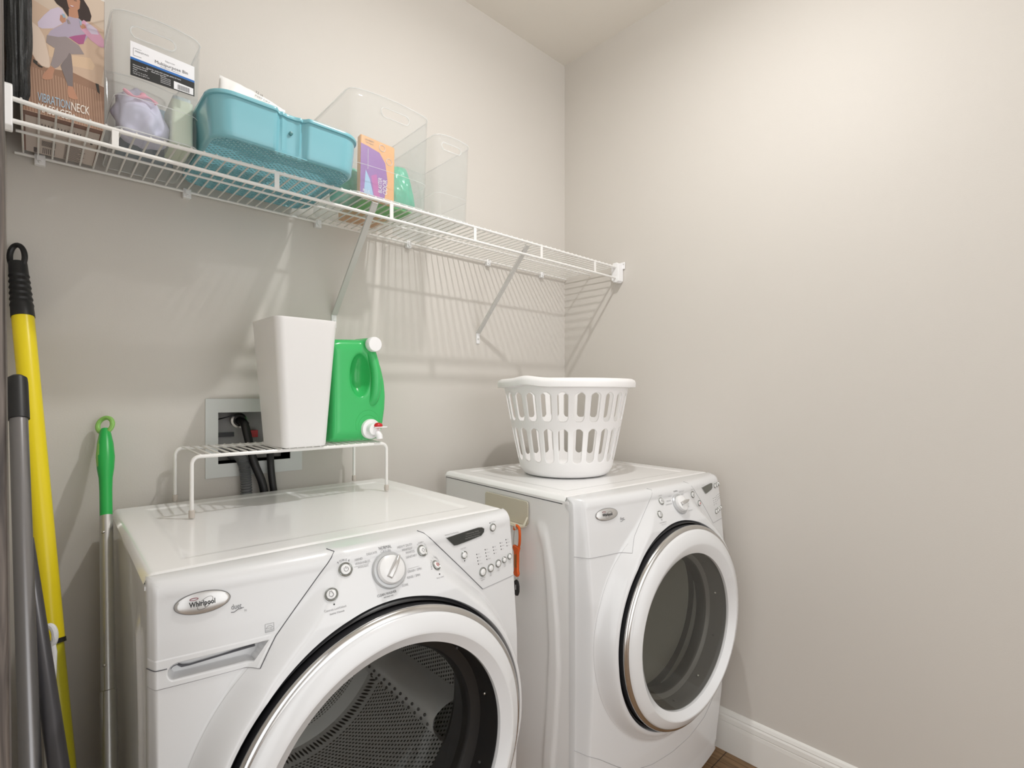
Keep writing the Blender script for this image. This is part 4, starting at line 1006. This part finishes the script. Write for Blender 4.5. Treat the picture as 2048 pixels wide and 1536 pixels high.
b = MB(); b.box((-1.105, -.245, ZB + .0035), (-.955, -.235 + .09, ZB + .0055), M_LG); tag(b.build('green_sheet', bevel=.0005), 'bright green folded sheet lying flat under the packets in the large clear bin', 'packaging')
b = MB(); b.box((-1.085, -.135, ZB + .0035), (-.965, -.040, ZB + .030), M_OR); tag(b.build('orange_carton', bevel=.002), 'low orange carton at the back of the large clear bin', 'packaging')

# ------------------------------------------------------------------ recessed outlet box and hoses
ob = empty('washer_outlet_box', (0, 0, 0), 0, 'white recessed plumbing outlet box in the wall behind the washer', 'outlet box')
b = MB(); M_PLT = mat('outlet_plate', (.66, .68, .67), .35)
fx0, fx1, fz0, fz1 = -1.432, -1.180, 1.009, 1.220
for a_, c_ in (((fx0, -.004, fz0), (OX0, -.0002, fz1)), ((OX1, -.004, fz0), (fx1, -.0002, fz1)), ((OX0, -.004, fz0), (OX1, -.0002, OZ0)), ((OX0, -.004, OZ1), (OX1, -.0002, fz1))): b.box(a_, c_, M_PLT)
b.build('face_plate', ob, merge=False)
b = MB(); M_OBI = mat('outlet_inside', (.42, .41, .40), .6)
b.add([(OX0, 0, OZ0), (OX1, 0, OZ0), (OX1, 0, OZ1), (OX0, 0, OZ1), (OX0, .075, OZ0), (OX1, .075, OZ0), (OX1, .075, OZ1), (OX0, .075, OZ1)], [(4, 5, 6, 7), (0, 1, 5, 4), (1, 2, 6, 5), (2, 3, 7, 6), (3, 0, 4, 7)], M_OBI, False)
b.build('box_recess', ob)
b = MB(); b.box((-1.385, .066, 1.112), (-1.345, .0745, 1.124), M_GASK); b.build('valve_label', ob); b = MB(); b.box((-1.312, .055, 1.108), (-1.285, .0745, 1.128), M_RED); b.build('valve_handle', ob)
b = MB(); b.lathe([(.017, -.02), (.019, .0), (.021, .012), (.016, .014)], M_STEEL, Matrix.Translation((-1.338, .055, 1.158)) @ Matrix.Rotation(PI / 2, 4, 'X'), 24); b.build('pipe_fitting', ob)
b = MB(); b.tube(along([(-1.338, .045, 1.158), (-1.334, .010, 1.150), (-1.329, -.012, 1.105), (-1.318, -.022, 1.045), (-1.298, -.026, .985), (-1.288, -.026, .92), (-1.284, -.026, .85)]), .0105, M_BLKR, 12)
tag(b.build('supply_hose'), 'thick black supply hose curving out of the wall outlet box', 'hose', 'black hoses behind the washer')
b = MB(); b.tube(along([(-1.262, .05, 1.09), (-1.268, .0, 1.085), (-1.274, -.018, 1.05), (-1.271, -.024, .99), (-1.258, -.025, .9), (-1.250, -.025, .85)]), .0095, M_BLKR, 12)
tag(b.build('supply_hose'), 'second black hose dropping straight down right of the thick curving one', 'hose', 'black hoses behind the washer')
b = MB(); P = along([(-1.354, .05, 1.062), (-1.349, .01, 1.064), (-1.344, -.018, 1.045), (-1.339, -.022, 1.0), (-1.336, -.022, .92), (-1.334, -.022, .85)], n=22)
b.tube(P, [.0135 + (.0016 if k % 2 else -.001) for k in range(len(P))], M_GREYH, 14); tag(b.build('drain_hose'), 'grey corrugated drain hose hanging below the outlet box', 'hose')
b = MB(); b.tube(along([(-1.400, .05, 1.160), (-1.385, .03, 1.166), (-1.360, .02, 1.172), (-1.335, .02, 1.168), (-1.322, .01, 1.150)]), .0016, M_BLKR, 6)
tag(b.build('thin_cable'), 'thin black cable looped inside the outlet box', 'cable')

# ------------------------------------------------------------------ rack on the washer and its load
rk_ = empty('wire_rack', (0, 0, 0), 0, 'low white wire riser rack standing on top of the washer', 'rack')
RZ = 1.097; F0, F1 = (-1.515, -.268), (-1.050, -.269); K0, K1 = (-1.506, -.040), (-1.040, -.052)
def rod(a, c, nm):
    b = MB(); r_ = .016; P = [(a[0], a[1], .968)]
    d_ = (Vector((c[0] - a[0], c[1] - a[1], 0))).normalized()
    for k in range(7):
        t = PI / 2 * k / 6; P.append((a[0] + d_.x * r_ * (1 - math.cos(t)), a[1] + d_.y * r_ * (1 - math.cos(t)), RZ - r_ + r_ * math.sin(t)))
    for k in range(7):
        t = PI / 2 * (1 - k / 6); P.append((c[0] - d_.x * r_ * (1 - math.cos(t)), c[1] - d_.y * r_ * (1 - math.cos(t)), RZ - r_ + r_ * math.sin(t)))
    P.append((c[0], c[1], .968)); b.tube(P, .0042, M_WIRE, 10); b.build(nm, rk_)
rod(F0, F1, 'frame_rod'); rod(K0, K1, 'frame_rod')
b = MB(); nr = 24
for i in range(nr):
    t = .035 + .93 * i / (nr - 1); p = Vector((F0[0] + (F1[0] - F0[0]) * t, F0[1], RZ + .0035)); q = Vector((K0[0] + (K1[0] - K0[0]) * t, K0[1], RZ + .0035)); dd = (q - p).normalized()
    b.tube([p - dd * .003, q + dd * .003], .0021, M_WIRE, 6)
b.build('deck_wires', rk_)
for x, y in (F0, F1, K0, K1):
    b = MB(); b.lathe([(0, .9665), (.0058, .9665), (.0062, .972), (.0058, .982), (.0045, .983)], M_RUBF, Matrix.Translation((x, y, 0)), 14); b.build('foot_cap', rk_)
# white waste bin
RT = RZ + .0062
wb = empty('waste_bin', (-1.280, -.217, RT), math.radians(1.4), 'tall white plastic waste bin standing on the wire rack', 'waste bin')
b = MB(); rings = []
for w_, d_, r_, z in ((.046, .064, .012, 0.0), (.0525, .0705, .016, .001), (.0545, .0725, .017, .006), (.0760, .0870, .020, .303), (.0772, .0882, .021, .308), (.0768, .0878, .021, .311), (.0745, .0855, .019, .3108), (.0735, .0845, .018, .304), (.053, .071, .014, .010)):
    rings.append([(x, y, z) for x, y in rrect(-w_, -d_, w_, d_, r_, 8)])
loft(b, rings, M_WPL, True, True); b.build('bin_shell', wb, sharp=50)
# green jug
jg = empty('detergent_jug', (-1.098, -.150, RT), 0, 'green plastic laundry detergent jug with a push-button spout, on the rack beside the white bin', 'jug')
def remesh_union(adds, subs, vox, m, name, parent, smooth=8):
    b = MB()
    for f in adds: f(b)
    o = b.build(name, parent, merge=False)
    md = o.modifiers.new('r', 'REMESH'); md.mode = 'VOXEL'; md.voxel_size = vox
    cuts = []
    for f in subs:
        c_ = MB(); f(c_); k = c_.build('cut', parent); cuts.append(k)
        bo = o.modifiers.new('b', 'BOOLEAN'); bo.operation = 'DIFFERENCE'; bo.object = k; bo.solver = 'EXACT'
    md = o.modifiers.new('r2', 'REMESH'); md.mode = 'VOXEL'; md.voxel_size = vox
    md = o.modifiers.new('s', 'SMOOTH'); md.factor = .6; md.iterations = smooth
    apply_mods(o)
    for k in cuts: bpy.data.objects.remove(k)
    o.data.materials.clear(); o.data.materials.append(m)
    for p in o.data.polygons: p.use_smooth = True; p.material_index = 0
    return o
def jbody(b):
    # front silhouette lofted front to back: x from -.10 to +.058, z 0..0.285
    def sil(s, y):
        pts = [(-.098, .004), (-.080, .0), (.026, .0), (.044, .006), (.054, .030), (.0625, .085), (.0645, .125), (.061, .165), (.050, .210), (.032, .248), (.014, .272), (-.010, .280), (-.080, .276), (-.098, .270)]
        cx_, cz_ = -.02, .135
        return [(cx_ + (x - cx_) * s, y, cz_ + (z - cz_) * s) for x, z in pts]
    loft(b, [sil(.80, -.098), sil(.93, -.092), sil(.985, -.080), sil(1, -.060), sil(1, .055), sil(.97, .078), sil(.85, .090)], M_JUG, True, True)
def jneck(b): b.tube([(.008, -.02, .262), (.010, -.070, .264), (.011, -.110, .264)], [.024, .021, .019], M_JUG, 20)
def jhandle(b):
    b.tube(along([(.010, -.088, .262), (.017, -.098, .230), (.024, -.103, .190), (.025, -.102, .150), (.022, -.096, .118), (.012, -.082, .098)]), .0135, M_JUG, 16)
def jcut(b):
    b.ball((-.018, -.112, .180), (.031, .052, .062), M_JUG, 24, 16)
def jcut2(b):
    b.lathe([(.046, 0), (.044, .012), (.036, .018), (0, .019)][::-1] + [(.046, -.03), (0, -.03)], M_JUG, Matrix.Translation((.005, -.101, .040)) @ Matrix.Rotation(-PI / 2, 4, 'X'), 32)
jug = remesh_union([jbody, jneck], [jcut], .0032, M_JUG, 'jug_body', jg, 6)
b = MB(); jhandle(b); b.build('jug_handle', jg)
b = MB(); CM = Matrix.Translation((.011, -.108, .264)) @ Matrix.Rotation(PI / 2, 4, 'X')
b.lathe([(.0185, -.004), (.0200, -.002), (.0205, .006), (.0200, .016), (.0185, .018), (.0100, .0183), (0, .0185)], M_CAP, CM, 40); b.build('cap', jg, sharp=50)
b = MB()
for rr, zz in ((.036, .052), (.029, .046)): b.tube([(.004 + rr * math.cos(a), -.0975, zz - .006 + rr * 1.1 * math.sin(a)) for a in [math.radians(-20 + 220 * k / 30) for k in range(31)]], .0011, M_JUG, 5)
b.build('jug_embossing', jg)
SM_ = Matrix.Translation((.010, -.098, .034)) @ Matrix.Rotation(PI / 2, 4, 'X')
b = MB(); b.lathe([(.0270, -.004), (.0275, .004), (.0260, .009), (.0215, .0100), (.0170, .0100), (.0165, .022), (.0150, .026), (0, .027)], M_CAP, SM_, 40)
b.tube([(.018, -.118, .028), (.020, -.130, .016), (.0205, -.131, .008)], [.009, .009, .0085], M_CAP, 16); b.box((.006, -.134, .0385), (.042, -.116, .0410), M_CAP)
sp = b.build('spout', jg, sharp=50); b = MB(); b.ball((.020, -.124, .0440), (.0125, .011, .0080), M_RED, 20, 12); b.build('red_button', sp)

# ------------------------------------------------------------------ laundry basket on the dryer
lb = empty('laundry_basket', (-.427, -.378, .966), 0, 'round white slotted plastic laundry basket standing on the dryer', 'laundry basket')
NB = 24; TH = .300
def br(z): return .150 + (.212 - .150) * (z / TH) ** .9
b = MB(); seg = NB * 16; ph0 = math.radians(-134)
def rowfill(z):  # slot half-window test uses this
    return z
rows = [(.050, .158, .66), (.180, .272, .66)]
zl = [0.022 + (TH - .022) * i / 110 for i in range(111)]
vs = []; idx = {}
def solid(a, z):
    t = (a / (2 * PI) * NB) % 1.0; xx = (t - .5)                       # -.5..+.5 of a pitch, slot centred at 0
    for z0_, z1_, wd in rows:
        if z0_ <= z <= z1_:
            pit = 2 * PI * br(z) / NB; hwid = wd / 2 * pit; xm = abs(xx) * pit
            rr = hwid
            if z < z0_ + rr: dz = z0_ + rr - z
            elif z > z1_ - rr: dz = z - (z1_ - rr)
            else: dz = 0
            if xm * xm + dz * dz < rr * rr: return False
    return True
for j, z in enumerate(zl):
    for k in range(seg):
        a = 2 * PI * k / seg; r_ = br(z); vs.append((r_ * math.cos(a + ph0), r_ * math.sin(a + ph0), z))
fs = []
for j in range(len(zl) - 1):
    for k in range(seg):
        if solid(2 * PI * (k + .5) / seg, (zl[j] + zl[j + 1]) / 2): l = (k + 1) % seg; fs.append((j * seg + k, j * seg + l, (j + 1) * seg + l, (j + 1) * seg + k))
b.add(vs, fs, M_BASK)
b.lathe([(br(.022), .022), (.150, .014), (.146, .006), (.138, .001), (.132, .0), (.120, .003), (0, .003)], M_BASK, Matrix.Rotation(ph0, 4, 'Z'), seg)
o = b.build('basket_body', lb, sharp=70)
bm = bmesh.new(); bm.from_mesh(o.data); bmesh.ops.remove_doubles(bm, verts=bm.verts, dist=1e-5)
for _ in range(3):
    bd = [v for v in bm.verts if v.is_boundary and .03 < v.co.z < TH - .005]; new = {}
    for v in bd:
        nb = [e.other_vert(v) for e in v.link_edges if e.is_boundary]
        if len(nb) == 2: new[v] = v.co * .5 + (nb[0].co + nb[1].co) * .25
    for v, c_ in new.items(): v.co = c_
bm.to_mesh(o.data); bm.free()
md = o.modifiers.new('s', 'SOLIDIFY'); md.thickness = .0032; md.offset = -1
b = MB(); K = 144; PR = [(.208, -.004), (.214, -.006), (.222, -.003), (.2335, -.004), (.2345, .010), (.2310, .019), (.222, .0235), (.212, .022), (.207, .012), (.206, -.002)]
rings = [];
hA = [math.radians(-172), math.radians(8)]
for k in range(K):
    a = 2 * PI * k / K; bump_ = sum(math.exp(-((((a - h + PI) % (2 * PI)) - PI) / .20) ** 2) for h in hA)
    rings.append([((r_ + .004 * bump_) * math.cos(a), (r_ + .004 * bump_) * math.sin(a), TH - .012 + .005 + z + .0075 * bump_) for r_, z in PR])
n = len(PR); vs = [p for r_ in rings for p in r_]; fs = [(k * n + i, k * n + (i + 1) % n, ((k + 1) % K) * n + (i + 1) % n, ((k + 1) % K) * n + i) for k in range(K) for i in range(n)]
b.add(vs, fs, M_BASK); b.build('rim', lb, sharp=60)

# ------------------------------------------------------------------ magnetic organiser, carabiner and tag on the dryer side
org = empty('magnetic_organizer', (DRY.location.x, DRY.location.y, 0), DRY.rotation_euler.z, 'beige magnetic organiser tray stuck to the left side of the dryer', 'organizer')
b = MB(); pts = rrect(.160, .862, .365, .930, .010, 6)
loft(b, [[(u, v, z) for v, z in pts] for u in (-.0025, -.0055)], M_BEIGE, True, True); b.build('back_plate', org, bevel=.001)
b = MB(); P = [(-.005, .163, .885), (-.014, .162, .872), (-.020, .164, .862), (-.020, .18, .857), (-.020, .26, .857), (-.020, .34, .857), (-.020, .360, .862), (-.014, .363, .872), (-.005, .362, .885)]
b.tube(along(P, n=4), .0030, M_BEIGE, 8); b.box((-.020, .166, .8585), (-.004, .360, .8610), M_BEIGE); b.build('tray_lip', org)
for v in (.186, .262, .325):
    b = MB(); b.tube(along([(-.020, v, .857), (-.024, v, .852), (-.030, v, .855), (-.031, v, .864)], n=4), .0026, M_BEIGE, 8); b.build('hook', org)
CSH = DRY.rotation_euler.z; cr = empty('carabiner', (DRY.location.x + math.sin(CSH) * .012, DRY.location.y - math.cos(CSH) * .012, 0), DRY.rotation_euler.z, 'orange carabiner hanging from the organiser on the dryer side', 'carabiner')
def cp(v, z, u=-.027): return (u, v, z)
b = MB(); b.tube(along([cp(.206, .848), cp(.203, .858), cp(.194, .862), cp(.185, .856), cp(.182, .842), cp(.183, .815), cp(.188, .800)], n=6), .0038, M_ORANGE, 10)
vs = [(.183, .802), (.208, .806), (.210, .798), (.204, .788), (.203, .735), (.206, .728), (.203, .721), (.190, .719), (.186, .727), (.189, .737), (.188, .786)]
loft(b, [[(u, v, z) for v, z in vs] for u in (-.0315, -.0225)], M_ORANGE, True, True, smooth=False); b.build('carabiner_body', cr, bevel=.0015)
b = MB(); b.tube([cp(.206, .850), cp(.209, .825), cp(.209, .803)], .0012, M_STEEL, 6); b.build('gate', cr)
b = MB(); b.box((-.0325, .191, .745), (-.0315, .199, .782), mat('brown_strap', (.30, .12, .03), .6)); b.build('strap_inlay', cr)
b = MB(); b.tube([cp(.196 + .006 * math.cos(a), .716 + .006 * math.sin(a)) for a in [2 * PI * k / 16 for k in range(16)]], .0010, M_STEEL, 6, closed=True); b.build('split_ring', cr)
b = MB(); pts = [(.197, .711), (.206, .703), (.209, .690), (.207, .674), (.199, .664), (.190, .666), (.185, .678), (.185, .694), (.189, .706)]
loft(b, [[(u, v, z) for v, z in pts] for u in (-.030, -.024)], M_BLKR, True, True, smooth=False)
tg = b.build('key_tag', None, bevel=.002); tg.location = cr.location; tg.rotation_euler = (0, 0, DRY.rotation_euler.z); tag(tg, 'small black oval key tag dangling below the orange carabiner', 'key tag')
b = MB(); b.box((-.0306, .195, .682), (-.0301, .197, .696), LW); b.build('tag_print', tg)

# ------------------------------------------------------------------ mops and brooms in the left corner
def pole_pts(a, c, zs):
    a, c = Vector(a), Vector(c); return [a + (c - a) * ((z - a.z) / (c.z - a.z)) for z in zs]
def pole_tube(name, a, c, z0, z1, r, m, parent, n=2, prof=None):
    b = MB(); zs = [z0 + (z1 - z0) * k / (n - 1) for k in range(n)]; P = pole_pts(a, c, zs)
    b.tube(P, prof or r, m, 20); return b.build(name, parent)
def loop_handle(parent, a, c, z0, hgt, wid, thk, m, name='hanging_loop'):
    """a flattened ring at the top of a pole, facing the camera side"""
    base = pole_pts(a, c, [z0])[0]; ax = (Vector(a) - Vector(c)).normalized(); xr = Vector((.73, -.68, 0)); xr = (xr - ax * xr.dot(ax)).normalized()
    b = MB(); b.tube([base + ax * (hgt / 2 + hgt / 2 * math.sin(t)) + xr * wid * math.cos(t) for t in [2 * PI * k / 28 for k in range(28)]], thk, m, 10, closed=True)
    return b.build(name, parent)
def head_at(p): return Vector(p)
# green flat mop
A, B_ = (-1.642, -.030, 1.172), (-1.6755, -.580, .014)
A = Vector(A); B_ = A + (Vector((-1.660, -.33, .534)) - A) * ((1.172 - .012) / (1.172 - .534))
g = empty('flat_mop', (B_.x, B_.y, 0), 0, 'mop with a green grip and silver tube leaning beside the washer', 'mop')
gi = Matrix.Translation((-B_.x, -B_.y, 0))
def T_(p): return gi @ Vector(p)
a_, c_ = T_(A), T_(B_)
zs = [1.150, 1.135, 1.110, 1.080, 1.060, 1.040, 1.020, .975]
b = MB(); b.tube(pole_pts(a_, c_, [1.152, 1.142, 1.120, 1.090, 1.065, 1.045, 1.020, .990, .965]), [.0075, .011, .0150, .0172, .0155, .0125, .0115, .0113, .0113], M_GRN, 20); grip = b.build('grip', g)
loop_handle(grip, a_, c_, 1.144, .036, .0165, .0050, M_GRN2)
b = MB()
for k in range(1):
    ax = (a_ - c_).normalized(); xr = Vector((.73, -.68, 0)); nf = Vector((-.68, -.73, 0)); base = pole_pts(a_, c_, [1.150])[0]
    def inl(s_, t_):
        h = -.100 * t_; wd = interp(t_, [0, .15, .45, .75, .95, 1], [.0050, .0045, .0080, .0115, .0075, .001]); rr = interp(-h, [0, .01, .03, .06, .085, .105], [.0078, .0112, .0152, .0174, .0157, .0127]) + .0006
        x = (2 * s_ - 1) * wd; return base + ax * h + xr * x + nf * math.sqrt(max(0, rr * rr - x * x))
    b.grid(inl, 8, 24, M_GRN2)
b.build('grip_inlay', grip)
pole_tube('upper_tube', a_, c_, .968, .655, .0118, M_ALU, g); pole_tube('lower_tube', a_, c_, .654, .03, .0138, M_ALU, g)
b = MB(); 
for z in (.938, .700): p = pole_pts(a_, c_, [z])[0] + Vector((-.006, -.0105, 0)); b.ball(p, (.004, .003, .003), M_STEEL, 10, 6)
b.build('rivets', g); b = MB(); b.box((-.030, -.20, .0), (.020, .015, .022), M_GRN); b.build('mop_head', g, bevel=.006)
# yellow broom
A = Vector((-1.789, -.032, 1.530)); B_ = A + (Vector((-1.722, -.34, .570)) - A) * ((1.530 - .10) / (1.530 - .570))
y_ = empty('broom', (B_.x, B_.y, 0), 0, 'yellow-handled broom with a black ridged grip in the left corner', 'broom')
gi = Matrix.Translation((-B_.x, -B_.y, 0)); a_, c_ = gi @ A, gi @ B_
zz = [1.508 - .0042 * k for k in range(29)]
b = MB(); b.tube(pole_pts(a_, c_, zz), [.0150 + .004 * (k / 28) + (.0012 * math.sin(k * 2 * PI / 3.0) if 6 < k < 23 else 0) for k in range(29)], M_BLKR, 24); yg = b.build('grip', y_); loop_handle(yg, a_, c_, 1.496, .055, .0155, .0052, M_BLKR)
pole_tube('handle_tube', a_, c_, 1.392, .775, .0175, M_YEL, y_, prof=[.0180, .0165]); pole_tube('lower_tube', a_, c_, .775, .12, .0145, M_YEL2, y_)
pole_tube('tube_collar', a_, c_, .779, .771, .0178, M_BLKR, y_)
b = MB(); b.box((-.016, -.015, .085), (.018, .20, .125), M_BLKR); b.box((-.02, -.010, 0), (.020, .205, .088), M_YEL2); b.build('broom_head', y_, bevel=.006)
# grey pole
A = Vector((-1.784, -.330, 1.262)); B_ = A + (Vector((-1.767, -.58, .720)) - A) * ((1.262 - .02) / (1.262 - .720))
p_ = empty('grey_mop', (B_.x, B_.y, 0), 0, 'grey metal mop pole with a black end cap, nearest the door frame', 'mop')
gi = Matrix.Translation((-B_.x, -B_.y, 0)); a_, c_ = gi @ A, gi @ B_
pole_tube('pole', a_, c_, 1.19, .03, .0118, M_GPOLE, p_)
b = MB(); b.tube(pole_pts(a_, c_, [1.262, 1.258, 1.250, 1.190]), [.008, .0128, .0136, .0140], M_BLKR, 20); b.build('end_cap', p_)
b = MB(); b.box((-.025, -.20, 0), (.030, .012, .03), M_GPOLE); b.build('mop_head', p_, bevel=.006)
# dark pole
A = Vector((-1.7745, -.372, .990)); B_ = A + (Vector((-1.738, -.587, .710)) - A) * ((.990 - .02) / (.990 - .710))
q_ = empty('dark_broom', (B_.x, B_.y, 0), 0, 'dark grey broom pole crossing behind the grey mop pole', 'broom')
gi = Matrix.Translation((-B_.x, -B_.y, 0)); a_, c_ = gi @ A, gi @ B_
pole_tube('pole', a_, c_, .990, .03, .0116, M_DPOLE, q_)
b = MB(); b.box((-.02, -.04, 0), (.10, .03, .035), M_BLKR); b.build('broom_head', q_, bevel=.006)
# white brush handle
A = Vector((-1.744, -.40, .852)); B_ = Vector((-1.748, -.515, .02))
w_ = empty('long_brush', (B_.x, B_.y, 0), 0, 'white brush handle with a hanging hole, between the yellow broom and dark pole', 'brush')
gi = Matrix.Translation((-B_.x, -B_.y, 0)); a_, c_ = gi @ A, gi @ B_
b = MB(); ax = (a_ - c_).normalized(); xr = Vector((.73, -.68, 0)); nf = ax.cross(xr).normalized()
def slabp(h, w0, th):
    p = a_ - ax * h; return [p + xr * w0 * math.cos(t) + nf * th * math.sin(t) for t in [2 * PI * k / 16 for k in range(16)]]
loft(b, [slabp(.032, .0095, .004), slabp(.045, .0120, .005), slabp(.090, .0100, .006), slabp(.098, .0085, .005)], M_CAP, True, True)
hg = b.build('handle', w_)
b = MB(); b.tube([a_ - ax * (.020 - .016 * math.sin(t)) + xr * .0088 * math.cos(t) for t in [2 * PI * k / 24 for k in range(24)]], .0046, M_CAP, 10, closed=True); b.build('hanging_loop', hg)
b = MB(); b.tube([a_ - ax * .095, c_ + Vector((0, 0, .01))], .0065, mat('frosted_grey_shaft', (.45, .43, .40), .3), 14); b.build('shaft', w_)
b = MB(); b.ball((0, 0, .045), (.035, .035, .044), M_WPL); b.build('brush_head', w_)
